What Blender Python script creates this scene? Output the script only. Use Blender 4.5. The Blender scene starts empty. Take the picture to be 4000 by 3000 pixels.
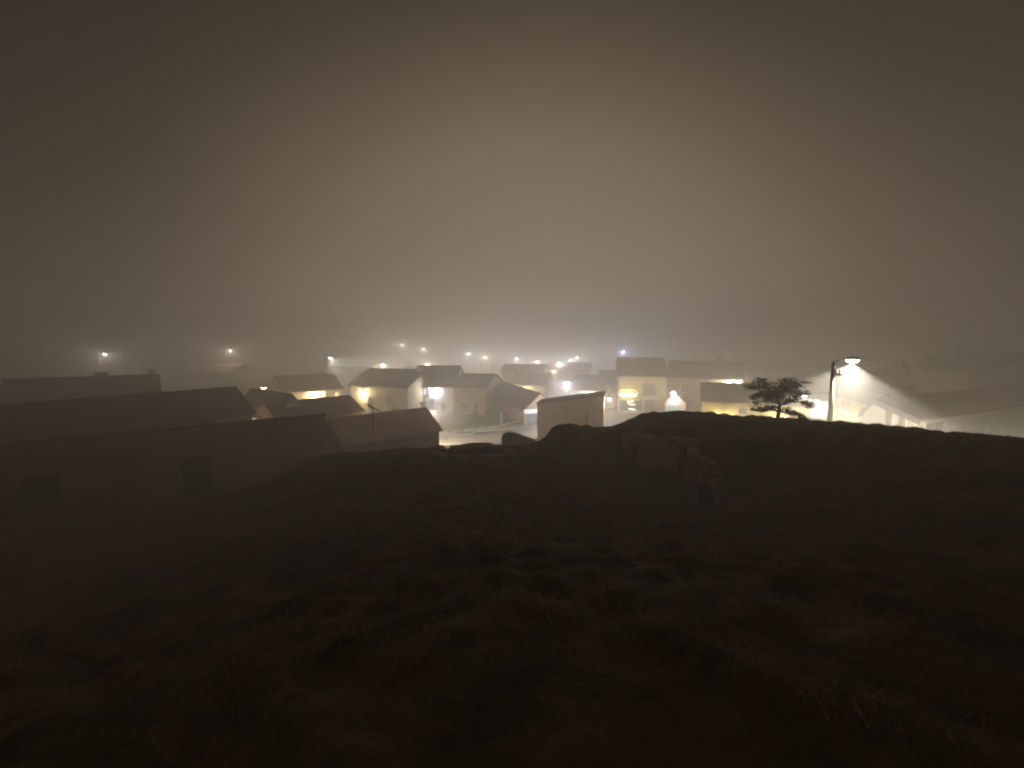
import bpy, bmesh, math, random
import numpy as np
from mathutils import Vector, Matrix

random.seed(7)
rng = np.random.default_rng(11)
S = bpy.context.scene
COL = S.collection
R = math.radians

# ------------------------------------------------------------------ camera
F, PITCH, CZ = 1678.0, R(5.1), 10.0          # focal length in px of a 4000 px wide frame, tilt, eye height over the village
cam = bpy.data.cameras.new('camera')
cam.sensor_fit = 'HORIZONTAL'; cam.sensor_width = 36.0; cam.lens = 36.0 * F / 4000.0
cam.clip_start = 0.05; cam.clip_end = 3000
cam_o = bpy.data.objects.new('camera', cam); COL.objects.link(cam_o)
cam_o.location = (0, 0, CZ); cam_o.rotation_euler = (R(90) - PITCH, 0, 0)
S.camera = cam_o
# ------------------------------------------------------------------ world: moonless foggy night, faint brown sky glow
W = bpy.data.worlds.new('World'); S.world = W; W.use_nodes = True
nt = W.node_tree; nt.nodes.clear()
wo = nt.nodes.new('ShaderNodeOutputWorld'); bg = nt.nodes.new('ShaderNodeBackground')
bg2 = nt.nodes.new('ShaderNodeBackground'); add = nt.nodes.new('ShaderNodeAddShader')
sky = nt.nodes.new('ShaderNodeTexSky'); sky.sky_type = 'NISHITA'; sky.sun_disc = False
sky.sun_elevation = R(-6); sky.sun_rotation = R(0)
nt.links.new(sky.outputs[0], bg.inputs[0]); bg.inputs[1].default_value = 0.05
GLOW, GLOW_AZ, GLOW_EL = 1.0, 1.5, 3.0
# town glow on the overcast sky: brightest low over the village, fading away from it, then rising again behind the camera
def wm(op, a, b=None, c=None):
    n = nt.nodes.new('ShaderNodeMath'); n.operation = op
    for k, v in enumerate((a, b, c)):
        if v is None: continue
        if isinstance(v, (int, float)): n.inputs[k].default_value = v
        else: nt.links.new(v, n.inputs[k])
    return n.outputs[0]
tcw = nt.nodes.new('ShaderNodeTexCoord'); sx = nt.nodes.new('ShaderNodeSeparateXYZ'); nt.links.new(tcw.outputs['Generated'], sx.inputs[0])
az = wm('SUBTRACT', wm('ARCTAN2', sx.outputs[0], sx.outputs[1]), R(GLOW_AZ)); el = wm('MULTIPLY', wm('SUBTRACT', wm('ARCSINE', sx.outputs[2]), R(GLOW_EL)), 1.28)
th = wm('SQRT', wm('ADD', wm('MULTIPLY', az, az), wm('MULTIPLY', el, el)))
cl = nt.nodes.new('ShaderNodeTexNoise'); cl.inputs['Scale'].default_value = 2.2; cl.inputs['Detail'].default_value = 4; nt.links.new(tcw.outputs['Generated'], cl.inputs[0])
th = wm('ADD', th, wm('MULTIPLY', wm('SUBTRACT', cl.outputs[0], 0.5), 0.05))
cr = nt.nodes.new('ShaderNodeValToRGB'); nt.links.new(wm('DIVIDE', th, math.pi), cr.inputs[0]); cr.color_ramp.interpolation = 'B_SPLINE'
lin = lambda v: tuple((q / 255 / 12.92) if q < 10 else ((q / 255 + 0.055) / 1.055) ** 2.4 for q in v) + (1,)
ramp = [(0, (150, 136, 121)), (14, (146, 131, 115)), (26, (132, 117, 101)), (36, (99, 85, 70)), (46, (56, 47, 37)), (58, (41, 32, 24)), (80, (40, 31, 23)), (180, (68, 48, 32))]  # stops behind the camera raised as added fill for walls facing it
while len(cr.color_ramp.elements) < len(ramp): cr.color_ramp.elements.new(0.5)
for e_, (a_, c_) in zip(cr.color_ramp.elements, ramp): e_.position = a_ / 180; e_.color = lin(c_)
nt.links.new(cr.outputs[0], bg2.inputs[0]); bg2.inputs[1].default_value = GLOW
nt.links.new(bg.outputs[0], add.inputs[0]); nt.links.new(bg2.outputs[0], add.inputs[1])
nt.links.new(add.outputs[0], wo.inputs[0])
# ------------------------------------------------------------------ exposure and sampling
S.view_settings.view_transform = 'Standard'; S.view_settings.look = 'None'
S.view_settings.exposure = 0.0; S.view_settings.gamma = 1.0
cy = S.cycles
cy.max_bounces = 7; cy.diffuse_bounces = 3; cy.glossy_bounces = 2; cy.transmission_bounces = 2
cy.volume_bounces = 4; cy.transparent_max_bounces = 6
cy.sample_clamp_indirect = 3.0; cy.caustics_reflective = False; cy.caustics_refractive = False
cy.use_denoising = True; cy.denoiser = 'OPENIMAGEDENOISE'; cy.use_light_tree = True
cy.filter_width = 2.0
LAMP = 14.5                                   # overall strength of the village lamps
FOG_DENSITY = 0.0168; FOG_TOP = CZ + 13

# ------------------------------------------------------------------ pixel <-> place helpers
cp, sp = math.cos(PITCH), math.sin(PITCH)
def ray(px, py):
    dx = (px - 2000) / F; dz = -(py - 1500) / F
    return Vector((dx, cp + dz * sp, -sp + dz * cp))
def P(px, py, Y):
    d = ray(px, py); return Vector((0, 0, CZ)) + d * (Y / d.y)
def G(px, py, z):
    d = ray(px, py); return Vector((0, 0, CZ)) + d * ((z - CZ) / d.z)
def XY(px, Y, py=1560):
    p = P(px, py, Y); return Vector((p.x, p.y))

# ------------------------------------------------------------------ terrain
CP = []
def c3(px, py, Y): CP.append(tuple(P(px, py, Y)))
def cw(x, y, zr): CP.append((x, y, CZ + zr))
for x, y, z in [(0, 0, -1.6), (3, 0, -1.62), (-3, 0, -1.75), (0, -8, -1.9), (-9, -4, -2.4), (10, -5, -2.0), (0, -40, -2.5), (-40, -20, -5),
                (40, -20, -3), (0, 1.5, -1.62), (-2, 2, -1.8), (2.5, 2, -1.7), (-7, 2, -2.9), (7, 3, -2.1), (-14, 5, -5.2), (14, 4, -2.6)]:
    cw(x, y, z)
for p in [(2000, 2400, 2.75), (2000, 2150, 5.0), (2000, 2030, 8), (2050, 1930, 11), (1950, 1860, 14), (1950, 1790, 17), (1950, 1745, 19.5),
          (2200, 2000, 9), (2500, 2060, 8), (2700, 2060, 8), (2900, 2040, 9), (2600, 2150, 5.8), (3000, 2150, 6), (2400, 2030, 10),
          (2250, 1860, 15.5), (2120, 1790, 17.5), (2120, 1740, 20), (2180, 1760, 20),
          (2360, 1900, 14.5), (2480, 1960, 13.6), (2600, 2015, 12.9), (2700, 2015, 13.4), (2800, 2010, 13.6), (2640, 2000, 13.9), (2560, 1930, 15.2), (2470, 1872, 17.2), (2430, 1830, 18.5),
          (2140, 1728, 20.4), (2138, 1716, 21.4), (2110, 1728, 21.5), (2160, 1664, 20.9), (2165, 1660, 21.6), (2230, 1657, 21.6), (2300, 1668, 22), (2370, 1664, 22), (2440, 1649, 21.6), (2500, 1614, 21), (2580, 1611, 20.5), (2700, 1612, 20), (2850, 1622, 19.6),
          (3000, 1635, 19), (3150, 1641, 18.3), (3300, 1657, 17.5), (3450, 1673, 16.5), (3600, 1684, 15.6), (3800, 1697, 14.8), (4000, 1722, 14), (4300, 1750, 12.5),
          (2450, 1832, 18.8), (2500, 1866, 17.9), (2560, 1876, 17.0), (2620, 1886, 16.2), (2668, 1900, 15.5), (2450, 1686, 20.1), (2520, 1688, 19.0), (2600, 1697, 17.8), (2680, 1716, 16.6),
          (2640, 1655, 18.8), (2780, 1700, 16.6), (2720, 1790, 15.6), (2850, 1760, 15.0), (2900, 1860, 13.6), (2930, 1980, 12), (2480, 1665, 20.6),
          (3050, 1800, 13.5), (3050, 1950, 10), (3300, 1900, 10), (3000, 2080, 7.6), (3500, 1850, 10), (3800, 1950, 8), (3800, 2200, 5), (4100, 2000, 7),
          (1800, 1760, 18.4), (1700, 1752, 20), (1600, 1752, 21), (1500, 1762, 21.5), (1400, 1770, 21.5), (1300, 1778, 21.5), (1200, 1800, 21), (1150, 1830, 19.5),
          (1500, 2000, 10), (1500, 1860, 15), (1300, 1880, 15.5), (1220, 1960, 13.5), (1200, 2050, 12), (1200, 2300, 5.6), (1500, 2200, 5.5), (1700, 2050, 8),
          (1100, 1960, 16.5), (1000, 2010, 17.2), (930, 2020, 17), (1040, 1900, 19.5), (900, 2070, 14), (600, 2090, 15), (300, 2120, 14.5), (0, 2150, 14), (-300, 2200, 12),
          (500, 2250, 9.5), (100, 2350, 8), (0, 2600, 4.2), (900, 2300, 6.5), (600, 2600, 3.6), (1400, 2700, 2.2)]:
    c3(*p)
# foot of the nearest long building, then the hidden ground behind the mounds down to the village
for p in [(-200, 2005, 19.4), (0, 1990, 20.3), (300, 1965, 22), (600, 1945, 24.2), (770, 1930, 25.6), (950, 1900, 27), (1120, 1860, 28.5), (1270, 1830, 29.4)]:
    c3(*p)
for x, y, zr in [(-30, 24, -8.2), (-22, 31, -8.3), (-16, 34, -8.8), (-12, 27, -8.3), (-8, 25.5, -7.6), (-5, 26, -7.6), (-2, 24.5, -7.0), (0, 25, -7.2), (2, 26, -8),
                 (4, 28, -8.2), (8, 28, -7.6), (12, 27, -7.0), (16, 25, -6.8), (20, 22, -6.4), (24, 18, -5.8), (-10, 34, -9.4), (-4, 34, -9.7), (0, 34, -9.8), (6, 36, -9.8),
                 (14, 36, -9.4), (22, 32, -8.6), (30, 26, -8.2), (-45, 30, -8.5), (45, 20, -7.5), (-6, 40, -9.9), (2, 40, -9.9), (12, 44, -9.9), (28, 40, -9), (-20, 42, -9.6),
                 (-40, 45, -9.6), (45, 40, -9)]:
    cw(x, y, zr)
CPa = np.array(CP)
def rbf_fit():
    X = CPa[:, :2]; n = len(X)
    D = np.linalg.norm(X[:, None] - X[None], axis=2)
    A = np.zeros((n + 3, n + 3)); A[:n, :n] = -D - np.eye(n) * 0.03
    A[:n, n] = 1; A[:n, n + 1:] = X; A[n, :n] = 1; A[n + 1:, :n] = X.T
    b = np.zeros(n + 3); b[:n] = CPa[:, 2]
    return np.linalg.solve(A, b)
RW = rbf_fit()
waves = [(rng.uniform(0.5, 5.5), rng.uniform(0, 6.28), rng.uniform(0, 6.28)) for _ in range(34)]
tufts = [(rng.uniform(5, 13), rng.uniform(0, 6.28), rng.uniform(0, 6.28)) for _ in range(9)]
def sstep(a, b, t):
    t = np.clip((t - a) / (b - a), 0, 1); return t * t * (3 - 2 * t)
def Hn(x, y):
    x = np.asarray(x, float); y = np.asarray(y, float); sh = x.shape; x = x.ravel(); y = y.ravel()
    z = np.empty_like(x); n = len(CPa)
    for i in range(0, len(x), 20000):
        q = np.stack([x[i:i + 20000], y[i:i + 20000]], 1)
        D = np.linalg.norm(q[:, None] - CPa[None, :, :2], axis=2)
        z[i:i + 20000] = -D @ RW[:n] + RW[n] + q @ RW[n + 1:]
    rr = np.hypot(x, y)
    nz = np.zeros_like(x)
    for k, a, ph in waves:
        nz += np.sin(k * (x * math.cos(a) + y * math.sin(a)) + ph) / (k ** 0.9)
    z += nz * 0.014 * sstep(0.3, 4, rr) * (1 - sstep(26, 36, y))
    tz = np.zeros_like(x)
    for k, a, ph in tufts: tz += np.sin(k * (x * math.cos(a) + y * math.sin(a)) + ph + 1.3 * np.sin(0.9 * x + ph) + 1.1 * np.sin(1.1 * y + a))
    z += 0.018 * np.maximum(tz, -1.5) * sstep(1, 4, rr) * (1 - sstep(24, 32, y))
    v = 0.035 * np.maximum(0, y - 72) ; v = 9 * np.tanh(v / 9)
    v = v + 1.0 * np.exp(-(((x - 3.5) / 4.5) ** 2 + ((y - 53) / 5.0) ** 2))
    v = v + 0.9 * sstep(10, 26, np.abs(x)) * (1 - sstep(45, 75, y))
    w = np.maximum(sstep(35, 43, y), np.maximum(sstep(48, 70, np.abs(x)), sstep(30, 60, -y)))
    vv = np.where(y < 0, CZ - 3.5, v)
    return ((1 - w) * z + w * vv).reshape(sh)
def H(x, y): return float(Hn(np.array([x]), np.array([y]))[0])

# ------------------------------------------------------------------ materials
MATS = {}
def nodes(name):
    m = bpy.data.materials.new(name); m.use_nodes = True
    return m, m.node_tree.nodes, m.node_tree.links, m.node_tree.nodes['Principled BSDF']
def mat(name, c1, c2=None, scale=2.0, rough=0.85, bump=0.0, bscale=12.0, metal=0.0, detail=6, spec=0.3, dist=0.05):
    if name in MATS: return MATS[name]
    m, N, L, B = nodes(name)
    B.inputs['Roughness'].default_value = rough; B.inputs['Metallic'].default_value = metal
    B.inputs['Specular IOR Level'].default_value = spec
    tc = N.new('ShaderNodeTexCoord')
    if c2 is None: c2 = tuple(min(1, v * 1.35) for v in c1)
    n1 = N.new('ShaderNodeTexNoise'); n1.inputs['Scale'].default_value = scale; n1.inputs['Detail'].default_value = detail
    n1.inputs['Roughness'].default_value = 0.65
    cr = N.new('ShaderNodeValToRGB'); cr.color_ramp.elements[0].position = 0.32; cr.color_ramp.elements[1].position = 0.7
    cr.color_ramp.elements[0].color = (*c1, 1); cr.color_ramp.elements[1].color = (*c2, 1)
    L.new(tc.outputs['Object'], n1.inputs[0]); L.new(n1.outputs[0], cr.inputs[0]); L.new(cr.outputs[0], B.inputs['Base Color'])
    if bump:
        n2 = N.new('ShaderNodeTexNoise'); n2.inputs['Scale'].default_value = bscale; n2.inputs['Detail'].default_value = 8
        bp = N.new('ShaderNodeBump'); bp.inputs['Strength'].default_value = bump; bp.inputs['Distance'].default_value = dist
        L.new(tc.outputs['Object'], n2.inputs[0]); L.new(n2.outputs[0], bp.inputs['Height']); L.new(bp.outputs[0], B.inputs['Normal'])
    MATS[name] = m; return m
def plaster(name, c, dirt=0.65):
    return mat(name, tuple(v * dirt for v in c), c, scale=0.9, rough=0.92, bump=0.25, bscale=9, spec=0.15)
def roof_mat(name, c, ang):
    """clay tiles: ribs that run down the slope, staggered courses, patchy colour"""
    m, N, L, B = nodes(name)
    B.inputs['Roughness'].default_value = 0.9; B.inputs['Specular IOR Level'].default_value = 0.2
    tc = N.new('ShaderNodeTexCoord'); mp = N.new('ShaderNodeMapping'); mp.inputs['Rotation'].default_value = (0, 0, -ang)
    w1 = N.new('ShaderNodeTexWave'); w1.wave_type = 'BANDS'; w1.bands_direction = 'X'; w1.inputs['Scale'].default_value = 1.25
    w1.inputs['Distortion'].default_value = 0.6; w1.inputs['Detail'].default_value = 2
    w2 = N.new('ShaderNodeTexWave'); w2.bands_direction = 'Y'; w2.wave_profile = 'SAW'; w2.inputs['Scale'].default_value = 0.8; w2.inputs['Distortion'].default_value = 0.8
    mx = N.new('ShaderNodeMath'); mx.operation = 'MULTIPLY_ADD'; mx.inputs[1].default_value = 0.3
    bp = N.new('ShaderNodeBump'); bp.inputs['Strength'].default_value = 0.3; bp.inputs['Distance'].default_value = 0.05
    ns = N.new('ShaderNodeTexNoise'); ns.inputs['Scale'].default_value = 1.6; ns.inputs['Detail'].default_value = 8; ns.inputs['Roughness'].default_value = 0.75
    cr = N.new('ShaderNodeValToRGB'); cr.color_ramp.elements[0].position = 0.3; cr.color_ramp.elements[1].position = 0.72
    cr.color_ramp.elements[0].color = (*[v * 0.55 for v in c], 1); cr.color_ramp.elements[1].color = (*[v * 1.3 for v in c], 1)
    L.new(tc.outputs['Object'], mp.inputs[0]); L.new(mp.outputs[0], w1.inputs[0]); L.new(mp.outputs[0], w2.inputs[0])
    L.new(w2.outputs[1], mx.inputs[0]); L.new(w1.outputs[1], mx.inputs[2]); L.new(mx.outputs[0], bp.inputs['Height'])
    L.new(bp.outputs[0], B.inputs['Normal']); L.new(tc.outputs['Object'], ns.inputs[0]); L.new(ns.outputs[0], cr.inputs[0]); L.new(cr.outputs[0], B.inputs['Base Color'])
    return m
def stone_mat(name, c1, c2, scale=3.2):
    if name in MATS: return MATS[name]
    m, N, L, B = nodes(name); B.inputs['Roughness'].default_value = 0.95; B.inputs['Specular IOR Level'].default_value = 0.15
    tc = N.new('ShaderNodeTexCoord'); mp = N.new('ShaderNodeMapping'); mp.inputs['Scale'].default_value = (1, 1, 1.7)
    v = N.new('ShaderNodeTexVoronoi'); v.inputs['Scale'].default_value = scale
    v2 = N.new('ShaderNodeTexVoronoi'); v2.feature = 'DISTANCE_TO_EDGE'; v2.inputs['Scale'].default_value = scale
    cr = N.new('ShaderNodeValToRGB'); cr.color_ramp.elements[0].color = (*c1, 1); cr.color_ramp.elements[1].color = (*c2, 1)
    cr2 = N.new('ShaderNodeValToRGB'); cr2.color_ramp.elements[0].color = (0.35, 0.3, 0.25, 1); cr2.color_ramp.elements[1].position = 0.12
    mx = N.new('ShaderNodeMix'); mx.data_type = 'RGBA'; mx.blend_type = 'MULTIPLY'; mx.inputs[0].default_value = 1
    ns = N.new('ShaderNodeTexNoise'); ns.inputs['Scale'].default_value = 14; ns.inputs['Detail'].default_value = 8
    ma = N.new('ShaderNodeMath'); ma.operation = 'MULTIPLY_ADD'; ma.inputs[1].default_value = 0.35
    bp = N.new('ShaderNodeBump'); bp.inputs['Strength'].default_value = 0.9; bp.inputs['Distance'].default_value = 0.08
    L.new(tc.outputs['Object'], mp.inputs[0]); L.new(mp.outputs[0], v.inputs[0]); L.new(mp.outputs[0], v2.inputs[0])
    L.new(v.outputs['Color'], cr.inputs[0]); L.new(v2.outputs[0], cr2.inputs[0]); L.new(cr.outputs[0], mx.inputs[6]); L.new(cr2.outputs[0], mx.inputs[7])
    L.new(mx.outputs[2], B.inputs['Base Color']); L.new(tc.outputs['Object'], ns.inputs[0]); L.new(ns.outputs[0], ma.inputs[0]); L.new(cr2.outputs[0], ma.inputs[2])
    L.new(ma.outputs[0], bp.inputs['Height']); L.new(bp.outputs[0], B.inputs['Normal'])
    MATS[name] = m; return m
def emit(name, c, s):
    if name in MATS: return MATS[name]
    m, N, L, B = nodes(name); B.inputs['Base Color'].default_value = (0.8, 0.8, 0.8, 1)
    B.inputs['Emission Color'].default_value = (*c, 1); B.inputs['Emission Strength'].default_value = s
    try: m.cycles.emission_sampling = 'NONE'
    except Exception: pass
    MATS[name] = m; return m
def grass_ground():
    m, N, L, B = nodes('hillside_grass'); B.inputs['Roughness'].default_value = 0.95; B.inputs['Specular IOR Level'].default_value = 0.1
    tc = N.new('ShaderNodeTexCoord')
    a = N.new('ShaderNodeTexNoise'); a.inputs['Scale'].default_value = 0.55; a.inputs['Detail'].default_value = 9; a.inputs['Roughness'].default_value = 0.7
    b = N.new('ShaderNodeTexNoise'); b.inputs['Scale'].default_value = 2.3; b.inputs['Detail'].default_value = 9; b.inputs['Roughness'].default_value = 0.75; b.inputs['Distortion'].default_value = 0.6
    c = N.new('ShaderNodeTexNoise'); c.inputs['Scale'].default_value = 18; c.inputs['Detail'].default_value = 6
    r1 = N.new('ShaderNodeValToRGB'); e = r1.color_ramp.elements
    e[0].position = 0.36; e[0].color = (0.028, 0.022, 0.010, 1); e[1].position = 0.66; e[1].color = (0.115, 0.10, 0.040, 1)
    k = e.new(0.5); k.color = (0.085, 0.068, 0.02, 1)
    r2 = N.new('ShaderNodeValToRGB'); r2.color_ramp.elements[0].position = 0.34; r2.color_ramp.elements[1].position = 0.68
    r2.color_ramp.elements[0].color = (0.28, 0.28, 0.28, 1); r2.color_ramp.elements[1].color = (1.5, 1.5, 1.25, 1)
    mx = N.new('ShaderNodeMix'); mx.data_type = 'RGBA'; mx.blend_type = 'MULTIPLY'; mx.inputs[0].default_value = 1
    bp = N.new('ShaderNodeBump'); bp.inputs['Strength'].default_value = 0.8; bp.inputs['Distance'].default_value = 0.06
    ma = N.new('ShaderNodeMath'); ma.operation = 'MULTIPLY_ADD'; ma.inputs[1].default_value = 0.4
    for n in (a, b, c): L.new(tc.outputs['Object'], n.inputs[0])
    L.new(a.outputs[0], r1.inputs[0]); L.new(b.outputs[0], r2.inputs[0]); L.new(r1.outputs[0], mx.inputs[6]); L.new(r2.outputs[0], mx.inputs[7])
    L.new(mx.outputs[2], B.inputs['Base Color']); L.new(c.outputs[0], ma.inputs[0]); L.new(b.outputs[0], ma.inputs[2]); L.new(ma.outputs[0], bp.inputs['Height']); L.new(bp.outputs[0], B.inputs['Normal'])
    return m
M_GROUND = grass_ground()
M_ROAD = mat('road_concrete', (0.30, 0.26, 0.21), (0.42, 0.37, 0.30), scale=1.5, rough=0.8, bump=0.1)
M_STREET = mat('village_street', (0.20, 0.18, 0.15), (0.32, 0.28, 0.23), scale=0.7, rough=0.85, bump=0.2)
M_PAVE = mat('courtyard_paving', (0.34, 0.25, 0.23), (0.48, 0.36, 0.34), scale=1.2, rough=0.75, bump=0.1)
M_LAWN = mat('lawn_grass', (0.12, 0.16, 0.015), (0.24, 0.28, 0.04), scale=2.2, rough=0.95, bump=0.8, bscale=14)
M_GRAV = mat('gravel_strip', (0.16, 0.14, 0.10), (0.36, 0.32, 0.24), scale=9, rough=0.95, bump=0.8, bscale=16)
M_KERB = mat('kerb_concrete', (0.22, 0.2, 0.17), (0.4, 0.36, 0.3), scale=4, bump=0.2)
M_DARK = mat('dark_opening', (0.006, 0.005, 0.005), (0.016, 0.013, 0.011), scale=3, rough=0.9)
M_WOOD = mat('weathered_wood', (0.05, 0.03, 0.018), (0.12, 0.075, 0.045), scale=5, bump=0.3)
M_SHUT = mat('roller_shutter', (0.16, 0.12, 0.09), (0.26, 0.2, 0.15), scale=3, rough=0.6)
M_BLUE = mat('blue_paint', (0.10, 0.12, 0.26), (0.16, 0.19, 0.36), scale=3, rough=0.5)
M_TEAL = mat('teal_paint', (0.12, 0.26, 0.25), (0.2, 0.36, 0.35), scale=3, rough=0.5)
M_GREY = mat('grey_metal_door', (0.12, 0.12, 0.15), (0.2, 0.2, 0.24), scale=3, rough=0.5)
M_TRIM = mat('pale_trim', (0.5, 0.45, 0.38), (0.68, 0.62, 0.54), scale=3)
M_GLASS = mat('window_glass', (0.03, 0.03, 0.035), (0.06, 0.06, 0.06), scale=2, rough=0.12, spec=0.6)
M_METAL = mat('galvanised_metal', (0.18, 0.18, 0.18), (0.3, 0.3, 0.3), scale=6, rough=0.5, metal=0.6)
M_RUST = mat('dark_rusty_metal', (0.03, 0.022, 0.018), (0.07, 0.045, 0.03), scale=8, rough=0.8)
M_CONC = mat('concrete_pole', (0.16, 0.15, 0.13), (0.3, 0.28, 0.25), scale=5, bump=0.2)
M_STONE = stone_mat('cellar_stone', (0.27, 0.17, 0.115), (0.52, 0.35, 0.24), 5.0)
M_ROCK = mat('pale_rock', (0.14, 0.11, 0.085), (0.36, 0.29, 0.22), scale=3.5, rough=0.95, bump=0.8, bscale=7)
M_LEAF = mat('tree_needles', (0.018, 0.026, 0.012), (0.05, 0.055, 0.022), scale=3)
M_BARK = mat('tree_bark', (0.05, 0.035, 0.022), (0.11, 0.08, 0.05), scale=9, bump=0.6)
def blade_mat():
    m, N, L, B = nodes('grass_blade'); o = [n for n in N if n.type == 'OUTPUT_MATERIAL'][0]
    tc = N.new('ShaderNodeTexCoord'); n1 = N.new('ShaderNodeTexNoise'); n1.inputs['Scale'].default_value = 1.3; n1.inputs['Detail'].default_value = 6
    cr = N.new('ShaderNodeValToRGB'); cr.color_ramp.elements[0].position = 0.35; cr.color_ramp.elements[1].position = 0.68
    cr.color_ramp.elements[0].color = (0.09, 0.075, 0.022, 1); cr.color_ramp.elements[1].color = (0.24, 0.155, 0.06, 1)
    tr = N.new('ShaderNodeBsdfTranslucent'); mx = N.new('ShaderNodeMixShader'); mx.inputs[0].default_value = 0.5
    B.inputs['Roughness'].default_value = 0.9; B.inputs['Specular IOR Level'].default_value = 0.1
    L.new(tc.outputs['Object'], n1.inputs[0]); L.new(n1.outputs[0], cr.inputs[0]); L.new(cr.outputs[0], B.inputs['Base Color']); L.new(cr.outputs[0], tr.inputs[0])
    L.new(B.outputs[0], mx.inputs[1]); L.new(tr.outputs[0], mx.inputs[2]); L.new(mx.outputs[0], o.inputs[0]); return m
M_BLADE = blade_mat()
M_LIT = emit('lit_room', (1.0, 0.80, 0.45), 2.2)

# ------------------------------------------------------------------ mesh helpers
ORG = {}
class MB:
    def __init__(s): s.v = []; s.f = []
    def add(s, vs, fs):
        o = len(s.v); s.v += [Vector(p) for p in vs]; s.f += [tuple(i + o for i in f) for f in fs]; return s
    def hexa(s, b, t):                       # four bottom points, four top points
        return s.add(list(b) + list(t), [(3, 2, 1, 0), (4, 5, 6, 7), (0, 1, 5, 4), (1, 2, 6, 5), (2, 3, 7, 6), (3, 0, 4, 7)])
    def prism(s, poly, ext):
        n = len(poly); ext = Vector(ext)
        vs = [Vector(p) for p in poly] + [Vector(p) + ext for p in poly]
        return s.add(vs, [tuple(range(n - 1, -1, -1)), tuple(range(n, 2 * n))] + [(i, (i + 1) % n, n + (i + 1) % n, n + i) for i in range(n)])
    def box(s, c, u, hx, hy, hz):            # centre, horizontal axis, half sizes
        u = Vector((u[0], u[1], 0)).normalized(); n = Vector((-u.y, u.x, 0)); z = Vector((0, 0, 1)); c = Vector(c)
        q = lambda a, b, d: c + u * (a * hx) + n * (b * hy) + z * (d * hz)
        return s.hexa([q(-1, -1, -1), q(1, -1, -1), q(1, 1, -1), q(-1, 1, -1)], [q(-1, -1, 1), q(1, -1, 1), q(1, 1, 1), q(-1, 1, 1)])
    def loft(s, poly, ext, seed):            # like prism, in short lengths with a slightly uneven top
        rd = random.Random(seed); ext = Vector(ext); k = max(2, int(ext.length / 0.9)); n = len(poly); o = len(s.v); h = [rd.uniform(0, 0.055) for _ in range(k + 1)]
        for i in range(k + 1):
            j = rd.uniform(0, 0.02)
            for q, p in enumerate(poly): s.v.append(Vector(p) + ext * (i / k) + Vector((0, 0, h[i] * (1 if q % 2 else 0.6) + j)))
        for i in range(k):
            for q in range(n): s.f.append((o + i * n + q, o + i * n + (q + 1) % n, o + (i + 1) * n + (q + 1) % n, o + (i + 1) * n + q))
        s.f += [tuple(o + q for q in range(n - 1, -1, -1)), tuple(o + k * n + q for q in range(n))]; return s
    def tube(s, pts, rad, n=8, caps=True):
        pts = [Vector(p) for p in pts]; rings = []; o = len(s.v)
        for i, p in enumerate(pts):
            d = (pts[min(i + 1, len(pts) - 1)] - pts[max(i - 1, 0)]).normalized()
            a = d.cross(Vector((0, 0, 1))) if abs(d.z) < 0.95 else d.cross(Vector((1, 0, 0)))
            a.normalize(); b = d.cross(a); r = rad[i] if isinstance(rad, (list, tuple)) else rad
            for k in range(n):
                t = 2 * math.pi * k / n; s.v.append(p + a * (r * math.cos(t)) + b * (r * math.sin(t)))
        for i in range(len(pts) - 1):
            for k in range(n):
                s.f.append((o + i * n + k, o + i * n + (k + 1) % n, o + (i + 1) * n + (k + 1) % n, o + (i + 1) * n + k))
        if caps:
            s.f.append(tuple(o + k for k in range(n - 1, -1, -1))); e = o + (len(pts) - 1) * n; s.f.append(tuple(e + k for k in range(n)))
        return s
    def blob(s, c, rx, ry, rz, sub=2, rough=0.12, rot=0, seed=0):
        bm = bmesh.new(); bmesh.ops.create_icosphere(bm, subdivisions=sub, radius=1); rd = random.Random(seed)
        ph = [(rd.uniform(1, 4), Vector((rd.uniform(-1, 1), rd.uniform(-1, 1), rd.uniform(-1, 1))), rd.uniform(0, 6)) for _ in range(7)]
        c = Vector(c); rm = Matrix.Rotation(rot, 3, 'Z'); o = len(s.v)
        for v in bm.verts:
            k = 1 + rough * sum(math.sin(f * 1.6 * v.co.dot(a) + p) for f, a, p in ph) / 2.2
            s.v.append(c + rm @ Vector((v.co.x * rx * k, v.co.y * ry * k, v.co.z * rz * k)))
        s.f += [tuple(o + v.index for v in f.verts) for f in bm.faces]; bm.free(); return s
    def crag(s, c, rx, ry, rz, rot=0, seed=0, tilt=0.0, n=22):
        rd = random.Random(seed); bm = bmesh.new(); rm = Matrix.Rotation(rot, 3, 'Z') @ Matrix.Rotation(tilt, 3, 'Y'); c = Vector(c); o = len(s.v)
        for _ in range(n):
            d = Vector((rd.gauss(0, 1), rd.gauss(0, 1), rd.gauss(0, 1))).normalized() * rd.uniform(0.86, 1.08)
            bm.verts.new((max(-0.82, min(0.82, d.x)), max(-0.85, min(0.85, d.y)), max(-0.7, min(0.7, d.z))))
        res = bmesh.ops.convex_hull(bm, input=bm.verts)
        bmesh.ops.delete(bm, geom=[v for v in bm.verts if not v.link_faces], context='VERTS')
        bmesh.ops.subdivide_edges(bm, edges=bm.edges, cuts=2, use_grid_fill=True, smooth=0.15, fractal=0.12, seed=seed)
        bm.verts.index_update()
        s.v += [c + rm @ Vector((v.co.x * rx, v.co.y * ry, v.co.z * rz)) for v in bm.verts]
        s.f += [tuple(o + v.index for v in f.verts) for f in bm.faces]; bm.free(); return s
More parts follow.
